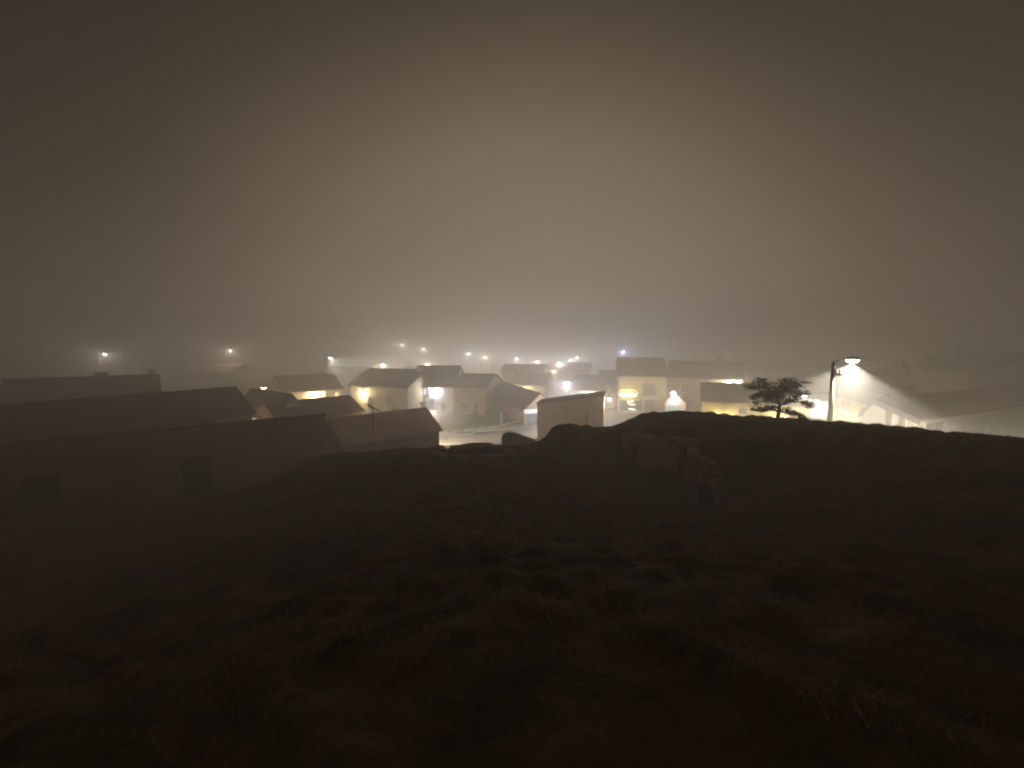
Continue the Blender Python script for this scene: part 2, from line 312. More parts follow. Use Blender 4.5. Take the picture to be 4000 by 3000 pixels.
    def build(s, name, m, parent=None, origin=None, smooth=False, bevel=0):
        org = ORG[parent.name] if parent else (Vector(origin) if origin is not None else Vector((0, 0, 0)))
        me = bpy.data.meshes.new(name); me.from_pydata([tuple(v - org) for v in s.v], [], s.f)
        me.materials.append(m); me.validate()
        bm = bmesh.new(); bm.from_mesh(me); bmesh.ops.recalc_face_normals(bm, faces=bm.faces); bm.to_mesh(me); bm.free()
        if smooth:
            for p in me.polygons: p.use_smooth = True
        o = bpy.data.objects.new(name, me); COL.objects.link(o); ORG[o.name] = org
        if parent: o.parent = parent
        else: o.location = org
        if bevel:
            b = o.modifiers.new('bevel', 'BEVEL'); b.width = bevel; b.segments = 2; b.limit_method = 'ANGLE'
        return o
def tag(o, label=None, cat=None, group=None, kind=None):
    if label: o['label'] = label
    if cat: o['category'] = cat
    if group: o['group'] = group
    if kind: o['kind'] = kind
    return o
def thing(name, label, cat, loc, group=None):
    o = bpy.data.objects.new(name, None); COL.objects.link(o); o.location = loc; o.empty_display_size = 0.3
    ORG[o.name] = Vector(loc); return tag(o, label, cat, group)

# ------------------------------------------------------------------ ground sheet
def ground():
    az = np.concatenate([np.linspace(-180, -72, 40)[:-1], np.linspace(-72, 72, 520), np.linspace(72, 180, 40)[1:-1]])
    rr = [0.0, 0.4]
    while rr[-1] < 62: rr.append(rr[-1] + max(0.06, min(0.3, rr[-1] * 0.011)))
    while rr[-1] < 440: rr.append(rr[-1] * 1.05)
    rr = np.array(rr[1:]); A, Rr = np.meshgrid(np.radians(az), rr)
    x = Rr * np.sin(A); y = Rr * np.cos(A); z = Hn(x, y); n = len(az); k = len(rr)
    v = np.stack([x.ravel(), y.ravel(), z.ravel()], 1)
    i = np.arange(k - 1)[:, None] * n; j = np.arange(n)[None]; j2 = (j + 1) % n
    f = np.stack([(i + j), (i + j2), (i + n + j2), (i + n + j)], -1).reshape(-1, 4)
    v = np.vstack([v, [[0, 0, H(0, 0)]]]); c = len(v) - 1
    faces = f.tolist() + [(c, (q + 1) % n, q) for q in range(n)]
    me = bpy.data.meshes.new('ground'); me.from_pydata(v.tolist(), [], faces); me.materials.append(M_GROUND)
    bm = bmesh.new(); bm.from_mesh(me); bmesh.ops.recalc_face_normals(bm, faces=bm.faces)
    if sum(q.normal.z for q in bm.faces) < 0: bmesh.ops.reverse_faces(bm, faces=bm.faces)
    bm.to_mesh(me); bm.free()
    for p in me.polygons: p.use_smooth = True
    o = bpy.data.objects.new('ground', me); COL.objects.link(o); tag(o, kind='structure')
ground()
def drape(name, pts, m, eps, cuts=4):
    bm = bmesh.new(); vs = [bm.verts.new((p[0], p[1], 0)) for p in pts]; f = bm.faces.new(vs)
    bmesh.ops.triangulate(bm, faces=[f])
    for _ in range(cuts):
        ed = [e for e in bm.edges if e.calc_length() > 1.0]
        if ed: bmesh.ops.subdivide_edges(bm, edges=ed, cuts=1); bmesh.ops.triangulate(bm, faces=bm.faces)
    for v in bm.verts: v.co.z = H(v.co.x, v.co.y) + eps
    bmesh.ops.recalc_face_normals(bm, faces=bm.faces)
    if sum(q.normal.z for q in bm.faces) < 0: bmesh.ops.reverse_faces(bm, faces=bm.faces)
    me = bpy.data.meshes.new(name); bm.to_mesh(me); bm.free(); me.materials.append(m)
    for p in me.polygons: p.use_smooth = True
    o = bpy.data.objects.new(name, me); COL.objects.link(o); return tag(o, kind='structure')
g = lambda px, py, z=0.0: tuple(G(px, py, z)[:2])
drape('street', [(-46, 46), (-14, 43.5), (6, 42.5), (30, 44), (30, 64), (20, 90), (6, 120), (-8, 120), (-24, 90), (-46, 70)], M_STREET, 0.03, 6)
drape('road', [(-14, 41.2), (-7, 42.3), (2.5, 43.6), (16, 42), (16, 46.6), (4, 48.0), (-7, 46.8), (-14, 45.2)], M_ROAD, 0.06, 5)
drape('courtyard', [g(1660, 1650), g(1720, 1655), g(1800, 1657), g(1850, 1640), g(1858, 1618), g(1700, 1617), g(1600, 1620)], M_PAVE, 0.06, 4)
drape('lawn', [g(1690, 1690), g(1800, 1681), g(1960, 1664), g(2030, 1655), g(1985, 1632), g(1900, 1612), g(1862, 1622), g(1852, 1645), g(1805, 1661), g(1700, 1658)], M_LAWN, 0.10, 5)
drape('gravel', [g(1690, 1706), g(1850, 1697), g(2090, 1676), g(2090, 1658), g(1960, 1664), g(1800, 1681), g(1690, 1690)], M_GRAV, 0.08, 4)
kb = MB()
k0 = [Vector(g(1680, 1707)), Vector(g(1850, 1698)), Vector(g(2100, 1677))]
for a, b in zip(k0, k0[1:]):
    mid = (a + b) / 2; kb.box((mid.x, mid.y, H(mid.x, mid.y) + 0.09), (b - a), (b - a).length / 2, 0.12, 0.10)
tag(kb.build('kerb', M_KERB), kind='structure')

# ------------------------------------------------------------------ houses
NH = [0]
class House:
    def __init__(s, name, label, cat, A, B, D, eave, ridge, wall, roofc, mode='par', rf=0.5, over=0.3, group=None, base=None, t=0.16):
        s.A = Vector((A[0], A[1])); B = Vector((B[0], B[1])); s.W = (B - s.A).length; s.u = (B - s.A).normalized(); s.n = Vector((-s.u.y, s.u.x))
        s.D = D; cs = [s.A, B, s.A + s.n * D, B + s.n * D]
        hs = [H(c.x, c.y) for c in cs]; b = (min(hs) if base is None else base) - 0.3
        eave += CZ; ridge += CZ; s.eave, s.ridge = eave, ridge
        c = (cs[0] + cs[3]) / 2
        s.root = thing(name, label, cat, (c.x, c.y, b), group); s.wallm = wall
        L = s.L; NH[0] += 1; ang = math.atan2(s.u.y, s.u.x)
        rm = roof_mat('clay_roof_%d' % NH[0], roofc, ang if mode in ('par', 'shed_f', 'shed_b') else ang + math.pi / 2)
        w = MB(); r = MB(); W_, o = s.W, over; e = 0.012
        if mode in ('par', 'shed_f', 'shed_b'):
            if mode == 'par': pr = [(0, eave), (D * rf, ridge), (D, eave)]
            elif mode == 'shed_f': pr = [(0, ridge), (D, eave)]
            else: pr = [(0, eave), (D, ridge)]
            w.prism([L(0, 0, b), L(0, D, b)] + [L(0, d, z) for d, z in reversed(pr)], (*(s.u * W_), 0))
            f0 = (pr[1][1] - pr[0][1]) / (pr[1][0] - pr[0][0]); f1 = (pr[-1][1] - pr[-2][1]) / (pr[-1][0] - pr[-2][0])
            q = [(-o, pr[0][1] - o * f0)] + pr[1:-1] + [(D + o, pr[-1][1] + o * f1)]
            r.loft([L(-o, d, z + e) for d, z in q] + [L(-o, d, z + e + t) for d, z in reversed(q)], (*(s.u * (W_ + 2 * o)), 0), NH[0])
        else:
            if mode == 'perp': pr = [(0, eave), (W_ * rf, ridge), (W_, eave)]
            elif mode == 'shed_r': pr = [(0, eave), (W_, ridge)]
            else: pr = [(0, ridge), (W_, eave)]
            w.prism([L(0, 0, b), L(W_, 0, b)] + [L(a, 0, z) for a, z in reversed(pr)], (*(s.n * D), 0))
            f0 = (pr[1][1] - pr[0][1]) / (pr[1][0] - pr[0][0]); f1 = (pr[-1][1] - pr[-2][1]) / (pr[-1][0] - pr[-2][0])
            q = [(-o, pr[0][1] - o * f0)] + pr[1:-1] + [(W_ + o, pr[-1][1] + o * f1)]
            r.loft([L(a, -o, z + e) for a, z in q] + [L(a, -o, z + e + t) for a, z in reversed(q)], (*(s.n * (D + 2 * o)), 0), NH[0])
        s.wall = w.build('wall', wall, s.root); s.roof = r.build('roof', rm, s.root)
        s.pr = pr; s.mode = mode
    def L(s, a, d, z):
        p = s.A + s.u * a + s.n * d; return Vector((p.x, p.y, z))
    def hit(s, px, py, side='front'):
        if side == 'front': o, n = s.A, s.n
        elif side == 'left': o, n = s.A, s.u
        else: o, n = s.A + s.u * s.W, s.u
        d = ray(px, py); t = (o.x * n.x + o.y * n.y) / (d.x * n.x + d.y * n.y); p = Vector((0, 0, CZ)) + d * t
        q = Vector((p.x, p.y)) - s.A
        return (q.dot(s.u) if side == 'front' else q.dot(s.n)), p.z
    def face(s, side):
        """(point from along/out/z) on one face; out is measured away from the wall"""
        if side == 'front': return lambda a, out, z: s.L(a, -out, z)
        if side == 'left': return lambda a, out, z: s.L(-out, a, z)
        return lambda a, out, z: s.L(s.W + out, a, z)
    def rect(s, px0, py0, px1, py1, side):
        a0, z1 = s.hit(px0, py0, side); a1, z0 = s.hit(px1, py1, side)
        return min(a0, a1), max(a0, a1), min(z0, z1), max(z0, z1)
    @staticmethod
    def slab(mb, fn, a0, a1, o0, o1, z0, z1):
        return mb.hexa([fn(a0, o0, z0), fn(a1, o0, z0), fn(a1, o1, z0), fn(a0, o1, z0)], [fn(a0, o0, z1), fn(a1, o0, z1), fn(a1, o1, z1), fn(a0, o1, z1)])
    def window(s, px0, py0, px1, py1, side='front', pane=None, frame=None, fw=0.09, lintel=None, bars=1):
        a0, a1, z0, z1 = s.rect(px0, py0, px1, py1, side); fn = s.face(side); fr = MB()
        for q in ((a0 - fw, a0, z0 - fw, z1 + fw), (a1, a1 + fw, z0 - fw, z1 + fw), (a0, a1, z1, z1 + fw), (a0, a1, z0 - fw, z0)):
            s.slab(fr, fn, q[0], q[1], 0.003, 0.09, q[2], q[3])
        for k in range(bars):
            x = a0 + (a1 - a0) * (k + 1) / (bars + 1); s.slab(fr, fn, x - 0.03, x + 0.03, 0.04, 0.07, z0, z1)
        w = fr.build('window', frame or M_TRIM, s.root)
        s.slab(MB(), fn, a0, a1, 0.004, 0.03, z0, z1).build('pane', pane or M_GLASS, s.root).parent = w
        s.slab(MB(), fn, a0 - 0.15, a1 + 0.15, 0.004, 0.20, z0 - fw - 0.07, z0 - fw - 0.004).build('sill', M_TRIM, s.root).parent = w
        if lintel: s.slab(MB(), fn, a0 - 0.2, a1 + 0.2, 0.004, 0.16, z1 + fw + 0.004, z1 + fw + 0.2).build('lintel', lintel, s.root).parent = w
        return w
    def door(s, px0, py0, px1, py1, side='front', m=None, lintel=None, ground=True):
        a0, a1, z0, z1 = s.rect(px0, py0, px1, py1, side); fn = s.face(side); d = MB()
        if ground:
            p = fn((a0 + a1) / 2, 0.2, 0); z0 = H(p.x, p.y) + 0.03
            if z1 - z0 < 1.2: z1 = z0 + 1.9
        s.slab(d, fn, a0, a1, 0.004, 0.035, z0, z1)
        n = max(2, int((a1 - a0) / 0.3))
        for k in range(n):
            x = a0 + (a1 - a0) * (k + 0.5) / n; h = (a1 - a0) / n * 0.36
            s.slab(d, fn, x - h, x + h, 0.036, 0.055, z0 + 0.1, z1 - 0.1)
        o = d.build('door', m or M_WOOD, s.root)
        f = MB()
        for q in ((a0 - 0.1, a0, z0, z1 + 0.1), (a1, a1 + 0.1, z0, z1 + 0.1), (a0, a1, z1, z1 + 0.1)): s.slab(f, fn, q[0], q[1], 0.003, 0.10, q[2], q[3])
        f.build('frame', M_TRIM if m is not M_DARK else M_WOOD, s.root).parent = o
        x = a1 - 0.12; s.slab(MB(), fn, x - 0.02, x + 0.02, 0.056, 0.11, z0 + 0.95, z0 + 1.1).build('handle', M_METAL, s.root).parent = o
        if lintel: s.slab(MB(), fn, a0 - 0.25, a1 + 0.25, 0.004, 0.35, z1 + 0.104, z1 + 0.26).build('lintel', lintel, s.root).parent = o
        return o
    def chimney(s, a, d, h=0.8, w=0.3):
        pr = s.pr; x = d if s.mode in ('par', 'shed_f', 'shed_b') else a
        z = np.interp(x, [p[0] for p in pr], [p[1] for p in pr]); c = MB(); p = s.L(a, d, 0)
        c.box((p.x, p.y, z + h / 2 - 0.1), s.u, w, w, h / 2 + 0.1); c.box((p.x, p.y, z + h + 0.05), s.u, w + 0.08, w + 0.08, 0.05)
        k = c.build('chimney', s.wallm, s.root); k.parent = s.roof; return k

CREAM = plaster('cream_plaster', (0.62, 0.54, 0.38)); WHITE = plaster('white_plaster', (0.66, 0.62, 0.55)); TAN = plaster('tan_plaster', (0.46, 0.36, 0.25))
PINK = plaster('pink_plaster', (0.50, 0.38, 0.32)); YEL = plaster('yellow_plaster', (0.60, 0.50, 0.26)); ADOBE = plaster('adobe_wall', (0.23, 0.155, 0.11)); GREYW = plaster('grey_render', (0.34, 0.29, 0.25))
ROOF = (0.15, 0.085, 0.055); ROOFD = (0.10, 0.062, 0.042); ROOFR = (0.26, 0.12, 0.075)

# left side, from the nearest building back
b1a, b1b = XY(0, 20.5, 1755), XY(1270, 30, 1620); b1a = b1a - (b1b - b1a).normalized() * 9
barn = House('long_barn', 'long low dark mud-walled barn with a plain flat top edge, nearest building at left', 'barn', b1a, b1b, 5.5, -6.2, -4.95, ADOBE, ROOFD, mode='shed_f', over=0.06)
barn.door(715, 1797, 828, 1945, m=M_DARK); barn.door(90, 1875, 240, 2000, m=M_DARK)
b2a, b2b = XY(0, 26, 1700), XY(985, 39.5, 1640); b2a = b2a - (b2b - b2a).normalized() * 8
stable = House('stable', 'long stable behind the dark barn, pale wall strip under its deep dark roof', 'barn', b2a, b2b, 5.6, -6.2, -4.05, GREYW, ROOFD)
stable.window(785, 1641, 836, 1676, pane=M_DARK, frame=M_WOOD, bars=0); stable.window(330, 1706, 370, 1735, pane=M_DARK, frame=M_WOOD, bars=0)
far_left = House('farmhouse', 'big farmhouse roof with two chimneys at the far left, topmost of the left roofs', 'house', XY(0, 41), XY(625, 49), 8.5, -6.3, -3.6, GREYW, ROOFD)
far_left.chimney(far_left.W * 0.60, 4.25, 0.5, 0.55); far_left.chimney(far_left.W * 0.97, 4.4, 0.75, 0.28)
h3 = House('gabled_cottage', 'small cottage with striped roof and glowing cream wall, at the right stable end', 'house', XY(930, 50, 1612), XY(1082, 43.5, 1640), 3.2, -7.5, -5.2, CREAM, ROOF)
mid = House('garage_shed', 'brown roofed shed with a sharp ridge and TV antenna, in front of the lit lane', 'shed', (-13.1, 33.0), (-6.75, 39.2), 4.8, -7.75, -6.1, GREYW, (0.58, 0.44, 0.37), over=0.25)
mid_b = House('low_outbuilding', 'low outbuilding with a broad tan roof just beyond the end of the dark barn', 'shed', XY(1090, 42, 1640), XY(1412, 48.5, 1600), 6.5, -7.4, -6.05, TAN, (0.24, 0.15, 0.1))
o_ = House('bright_house', 'house with a brightly lit front and yellow window, peeking above the tan roof', 'house', XY(1110, 60, 1540), XY(1335, 65, 1540), 9, -6.55, -4.6, CREAM, ROOF)
o_.window(1246, 1529, 1270, 1547, pane=M_LIT); o_.window(1308, 1534, 1321, 1549, pane=M_LIT, bars=0)
h1 = House('corner_house', 'house with a dark hooded roof and pale front under a starry warm lamp', 'house', XY(1370, 67), XY(1592, 62.5), 9, -6.1, -3.85, CREAM, ROOFD)
h1.chimney(h1.W * 0.93, 4.2, 0.9, 0.35); h1.window(1512, 1545, 1530, 1580, pane=M_SHUT); h1.door(1440, 1572, 1462, 1605, m=M_WOOD)
h2 = House('blue_door_house', 'tall white house with blue doors under a bright cool lamp', 'house', XY(1622, 66), XY(1772, 65.5), 9.5, -6.3, -3.4, WHITE, ROOFD)
h2.window(1668, 1521, 1676, 1542, pane=M_BLUE, frame=M_BLUE, bars=0); h2.window(1656, 1521, 1663, 1540, pane=M_LIT, bars=0)
h2.door(1722, 1572, 1741, 1612, m=M_BLUE); h2.door(1684, 1588, 1698, 1616, m=M_BLUE); h2.window(1640, 1582, 1658, 1600, lintel=M_TRIM)
h3c = House('lintel_house', 'ochre two-storey house with white lintels over its window and door, above the lawn', 'house', XY(1770, 62), XY(1898, 60.3), 7, -5.9, -4.35, plaster('ochre_plaster', (0.62, 0.47, 0.31)), ROOF)
h3c.window(1805, 1517, 1822, 1535, pane=M_SHUT, bars=0); h3c.window(1803, 1570, 1832, 1595, pane=M_SHUT, lintel=M_TRIM); h3c.door(1853, 1577, 1868, 1616, m=M_WOOD, lintel=M_TRIM)
h3c.window(1905, 1520, 1912, 1535, side='right', pane=M_DARK, bars=0); h3c.window(1904, 1575, 1910, 1598, side='right', pane=M_DARK, bars=0)
h4 = House('long_outhouse', 'long dark-roofed outhouse stepping down towards a white-topped grey garage door', 'outhouse', (-4.0, 69), (1.45, 50.2), 4.0, -7.5, -5.75, TAN, ROOF, base=-0.2)
h4.door(2052, 1613, 2098, 1655, side='right', m=M_GREY)
a0, a1, z0, z1 = h4.rect(2046, 1598, 2100, 1612, 'right'); h4.slab(MB(), h4.face('right'), a0 - 0.1, a1 + 0.6, 0.14, 0.5, z0, z1).build('awning', mat('white_awning', (0.75, 0.74, 0.78), (0.85, 0.84, 0.86)), h4.root)
blk = House('block_shed', 'plain boxy shed with a slanting top edge standing alone in the middle', 'shed', XY(2098, 42, 1640), XY(2358, 40.5, 1640), 3.6, -5.75, -4.75, plaster('beige_render', (0.60, 0.48, 0.40)), ROOF, mode='shed_r', over=0.1, t=0.1)
blk.window(2287, 1617, 2297, 1652, pane=M_DARK, bars=0, fw=0.03)
q_ = House('glowing_gable_house', 'house with a warm glowing front showing just over the outhouse roof', 'house', XY(1995, 80), XY(2130, 78), 8, -7.2, -5.3, CREAM, ROOF)
r_ = House('white_front_house', 'house with a white lit front behind the boxy shed', 'house', XY(2228, 66), XY(2348, 64), 8, -6.75, -4.9, WHITE, ROOF)
s_ = House('narrow_house', 'narrow dim house with pink lower wall left of the garland house', 'house', XY(2338, 69), XY(2424, 68), 8, -5.9, -4.3, PINK, ROOFD)
s_.window(2372, 1530, 2390, 1552, pane=M_SHUT)
e1 = House('garland_house', 'tall yellowish house carrying the oval light garland over a shop window', 'house', XY(2420, 60.5), XY(2600, 59.3), 9, -4.25, -1.95, YEL, ROOFD)
e1.window(2420, 1563, 2508, 1606, pane=mat('shop_glass', (0.10, 0.12, 0.10), (0.2, 0.22, 0.19), rough=0.2), frame=M_TRIM, fw=0.16)
e1.window(2514, 1502, 2558, 1543, pane=M_SHUT, frame=TAN); e1.door(2518, 1562, 2558, 1618, m=M_SHUT)
a0, a1, z0, z1 = e1.rect(2508, 1547, 2566, 1558, 'front'); e1.slab(MB(), e1.face('front'), a0, a1, 0.1, 0.8, z0, z1).build('balcony_slab', M_TRIM, e1.root)
e2 = House('broad_house', 'broad house with a long dim roof directly right of the garland house', 'house', XY(2604, 61.5), XY(2895, 57.5), 9, -4.5, -2.45, TAN, ROOFD)
e2.chimney(e2.W * 0.7, 4.6, 0.8, 0.3); e2.window(2660, 1500, 2690, 1530, pane=M_SHUT)
po = House('gabled_porch', 'small pink gabled porch building with teal door under a white lamp', 'porch', XY(2598, 55), XY(2680, 53.8), 3.5, -7.3, -6.25, PINK, ROOFR, mode='perp', over=0.35)
po.door(2608, 1582, 2640, 1625, m=M_TEAL)
f_ = House('yellow_cottage', 'long low yellow-walled cottage with one small window, behind the tree', 'house', XY(2748, 50, 1570), XY(3160, 46, 1570), 8, -6.45, -4.75, YEL, ROOFD)
f_.window(2886, 1594, 2917, 1617, pane=M_GREY, bars=0); f_.door(3080, 1600, 3110, 1650, m=M_WOOD)
t_ = House('lane_house', 'pale house closing the bright lane left of the tall lamp pole', 'house', XY(3150, 56), XY(3290, 54), 7, -6.1, -4.6, WHITE, ROOF)
t_.window(3180, 1560, 3200, 1585, pane=M_LIT, bars=0)
u_ = House('side_house', 'pale side wall with tan shuttered window right behind the tall lamp pole', 'house', XY(3236, 46, 1540), XY(3405, 37.8, 1590), 2.0, -5.15, -4.35, CREAM, ROOF, over=0.15)
u_.window(3288, 1556, 3320, 1608, pane=M_SHUT); u_.window(3366, 1590, 3388, 1612, pane=M_SHUT)
gc = Vector((29.65, 31.0)); gr = (Vector((42.5, 35.4)) - Vector((26.8, 28))).normalized()
g_ = House('lamplit_house', 'nearest right house with red-lit tiles and dark verge board, below the tall street lamp', 'house', gc, gc + gr * 26, 3.5, -5.47, -4.34, plaster('whitewash', (0.78, 0.74, 0.62), 0.85), ROOFR, rf=0.78, over=0.14)
g_.window(3612, 1655, 3678, 1700, pane=M_SHUT); g_.window(3862, 1668, 3905, 1710, pane=M_SHUT)
vb = MB(); lf = g_.face('left')
for (d0, zz0), (d1, zz1) in (((-0.16, g_.eave - 0.06), (g_.D * 0.78, g_.ridge)), ((g_.D * 0.78, g_.ridge), (g_.D + 0.16, g_.eave - 0.1))):
    vb.hexa([lf(d0, 0.15, zz0 - 0.22), lf(d1, 0.15, zz1 - 0.22), lf(d1, 0.21, zz1 - 0.22), lf(d0, 0.21, zz0 - 0.22)], [lf(d0, 0.15, zz0 + 0.19), lf(d1, 0.15, zz1 + 0.19), lf(d1, 0.21, zz1 + 0.19), lf(d0, 0.21, zz0 + 0.19)])
vb.build('verge_board', mat('verge_paint', (0.12, 0.10, 0.11), (0.2, 0.17, 0.17)), g_.root)
for px, tp in ((3478, 1602), (3530, 1628), (3568, 1645)):
    a, z = g_.hit(px, tp, 'left'); g_.slab(MB(), lf, a - 0.13, a + 0.13, 0.003, 0.16, H(gc.x, gc.y) - 0.3, z).build('pilaster', M_TRIM if px == 3568 else GREYW, g_.root)
v1 = House('back_house', 'dim roof mass in the haze behind the lamplit house', 'house', XY(3420, 56), XY(3830, 52), 9, -5.2, -3.2, ADOBE, ROOFD)
v1.chimney(v1.W * 0.4, 4.5, 0.9, 0.35)
v2 = House('edge_house', 'tall dark-roofed house cut off by the right frame edge', 'house', XY(3775, 47), XY(4500, 44), 9, -2.9, -0.9, ADOBE, ROOFD, mode='perp')
# dim roofs farther back in the haze
far = [(1240, 1420, 84, 7.5, -6.2, -4.4, 'hazy roof rising behind the brightly lit front'), (1960, 2120, 92, 8, -5.6, -4.2, 'faint roof in the haze above the outhouse'),
       (2140, 2300, 96, 8, -5.5, -4.0, 'faint roof in the haze behind the cool white street lamp'), (640, 900, 88, 8, -5.6, -3.9, 'faint roof in the haze behind the stable ridge'),
       (2900, 3120, 78, 9, -4.9, -3.2, 'faint roof in the haze above the yellow cottage')]
for px0, px1, Y, D, ev, rd, lb in far:
    hz = House('hazy_house', lb, 'house', XY(px0, Y), XY(px1, Y - 2), D, ev, rd, GREYW, ROOFD, group='houses fading into the fog')
    hz.window(px0 + (px1 - px0) * 0.35, 1500, px0 + (px1 - px0) * 0.35 + 22, 1522, pane=M_SHUT)

# ------------------------------------------------------------------ lamps
WARM, NEUT, COOL, BLUE = (1.0, 0.72, 0.40), (1.0, 0.90, 0.76), (0.82, 0.86, 1.0), (0.45, 0.58, 1.0)
def light(kind, loc, power, col, parent, size=None, blend=0.3, rad=0.07, aim=(0, 0, -1)):
    d = bpy.data.lights.new('bulb', kind); d.energy = power * LAMP; d.color = col; d.shadow_soft_size = rad
    if kind == 'SPOT': d.spot_size = R(size); d.spot_blend = blend
    o = bpy.data.objects.new('bulb', d); COL.objects.link(o); o.parent = parent; o.location = Vector(loc) - ORG[parent.name]
    o.rotation_euler = Vector(aim).to_track_quat('-Z', 'Y').to_euler(); return o
def street_lamp(px, py, Y, label, power, col, arm=(1, 0), alen=1.0, pole=(0.085, 0.06), size=165, em=40, blend=0.35, group='street lamps', pm=None, lens=0.16, tilt=(0, 0, -1), bracket=False):
    p = P(px, py, Y); a = Vector((arm[0], arm[1], 0)).normalized(); b = p - a * alen; gz = H(b.x, b.y)
    r = thing('street_lamp', label, 'street lamp', (b.x, b.y, gz), group); top = p.z - 0.12
    MB().tube([(b.x, b.y, gz - 0.3), (b.x, b.y, top)], list(pole), 10).build('pole', pm or M_METAL, r, smooth=True)
    pts = [Vector((b.x, b.y, top - 0.1)) + a * 0.0]
    for t in (0.15, 0.4, 0.7, 1.0): pts.append(Vector((b.x, b.y, 0)) + a * (alen * t - 0.15) + Vector((0, 0, top + 0.2 * t)))
    MB().tube(pts, 0.026, 8).build('arm', M_METAL, r, smooth=True)
    hd = MB(); n = 12
    for (k, rr, z) in ((0, 0.05, 0.16), (1, 0.17, 0.12), (2, 0.24, 0.03), (3, 0.24, 0.0)):
        hd.v += [p + Vector((math.cos(6.2832 * q / n) * rr * 1.35, math.sin(6.2832 * q / n) * rr, z)) for q in range(n)]
    for k in range(3): hd.f += [(k * n + q, k * n + (q + 1) % n, (k + 1) * n + (q + 1) % n, (k + 1) * n + q) for q in range(n)]
    hd.f += [tuple(range(n))]
    h = hd.build('lamp_head', M_METAL, r, smooth=True)
    l = MB().blob(p + Vector((0, 0, -0.02)), lens * 1.3, lens, lens * 0.6, 2, 0).build('lens', emit('lens_%s' % (label[:22].replace(' ', '_')), col, em), r, smooth=True); l.parent = h
    if bracket:
        q = Vector((b.x, b.y, top - 0.55)); bk = MB().box(q + a * 0.2, a, 0.22, 0.05, 0.06)
        for k in range(2): bk.tube([q + a * (0.12 + 0.2 * k) + Vector((0, 0, 0.06)), q + a * (0.12 + 0.2 * k) + Vector((0, 0, 0.2))], 0.035, 8)
        bk.build('insulator_bracket', M_METAL, r)
    if power and size: light('SPOT', p + Vector((0, 0, -0.02 - lens * 0.65)), power, col, r, size, blend, aim=tilt)
    elif power: light('POINT', p + Vector((0, 0, -0.06 - lens * 0.65)), power, col, r)
    return r
def wall_lamp(house, px, py, label, power, col, side='front', em=40, lens=0.15, out=0.55, kind='POINT'):
    a, z = house.hit(px, py, side); fn = house.face(side); w0 = fn(a, 0.004, z); p = fn(a, out, z)
    r = thing('wall_lamp', label, 'wall lamp', w0, 'lamps on house walls')
    house.slab(MB(), fn, a - 0.08, a + 0.08, 0.004, 0.04, z - 0.12, z + 0.18).tube([fn(a, 0.03, z + 0.12), fn(a, out * 0.6, z + 0.26), fn(a, out, z + 0.2)], 0.025, 8).build('bracket', M_METAL, r)
    c = MB(); n = 8
    c.v += [p + Vector((0, 0, 0.26))] + [p + Vector((math.cos(6.2832 * q / n) * lens * 1.4, math.sin(6.2832 * q / n) * lens * 1.4, 0.12)) for q in range(n)]
    c.f += [(0, q + 1, (q + 1) % n + 1) for q in range(n)] + [tuple(range(n, 0, -1))]
    h = c.build('hood', M_METAL, r)
    l = MB().blob(p, lens, lens, lens * 0.8, 2, 0).build('lens', emit('lens_%s' % (label[:22].replace(' ', '_')), col, em), r, smooth=True); l.parent = h
    if power: power *= 1.25; light(kind, p + Vector((0, 0, -lens - 0.04)), power, col, r, 170, 0.4)
    return r
street_lamp(3330, 1405, 19.5, 'tall lamp post at right throwing a white cone of light into the fog', 950, (1.0, 0.94, 0.82), alen=0.85, pole=(0.125, 0.085), size=121, blend=0.2, tilt=(0.10, 0.25, -1), em=60, pm=M_CONC, bracket=True, lens=0.2)
FARL = [(410, 1382, 62, 'lone lamp over the far left farmhouse roof', 110, NEUT, 25), (898, 1368, 90, 'blurred lamp above the stable roof', 200, NEUT, 14),
        (1497, 1425, 86, 'lamp just above the dark hooded roof', 380, NEUT, 60),
        (1670, 1422, 88, 'lamp between the hooded roof and the tall white house', 380, NEUT, 60), (1570, 1345, 130, 'upper left of two faint lamps high in the haze', 420, NEUT, 14),
        (1655, 1362, 130, 'lower right of two faint lamps high in the haze', 420, NEUT, 12), (1830, 1380, 120, 'pale lamp in the haze over the white house ridge', 420, COOL, 20),
        (1895, 1393, 125, 'very faint lamp above the antenna on the lintel house', 420, NEUT, 12), (2017, 1399, 110, 'small bluish lamp straight over the long outhouse', 420, COOL, 30),
        (2100, 1412, 105, 'small lamp left of the row of three in the haze', 350, NEUT, 25), (2185, 1416, 98, 'lowest and brightest lamp of the hazy row of three', 300, COOL, 40),
        (2225, 1406, 108, 'middle lamp of the hazy row of three', 350, COOL, 25), (2255, 1395, 118, 'highest lamp of the hazy row of three', 350, NEUT, 22),
        (2165, 1447, 84, 'dull warm lamp below the hazy row', 150, WARM, 7), (2435, 1372, 88, 'blue lamp glowing above the garland house roof', 260, BLUE, 12)]
for px, py, Y, lb, pw, col, em in FARL:
    street_lamp(px, py, Y, lb, pw * 0.85, col, arm=(1, -0.3), alen=1.2, em=em * 1.9, lens=0.18, size=0, pm=M_RUST, group='lamps shining far in the fog')
street_lamp(2215, 1497, 57, 'cool white lamp blazing in the middle of the lane', 200, COOL, arm=(0.4, -1), alen=0.9, em=100, size=0, pm=M_RUST, lens=0.27, blend=0.2)
street_lamp(1290, 1397, 74, 'bright lamp with a pale beam slanting over the lit front at left centre', 620, (0.95, 0.95, 0.88), arm=(1, -0.3), alen=1.2, em=90, size=104, lens=0.22, tilt=(0.85, -0.3, -0.8), group='lamps shining far in the fog')
street_lamp(2215, 1578, 47, 'low cool lamp hidden behind the boxy shed, lighting the lawn', 210, (0.92, 0.94, 1.0), arm=(-0.5, 1), alen=0.8, em=40, size=0, lens=0.15)
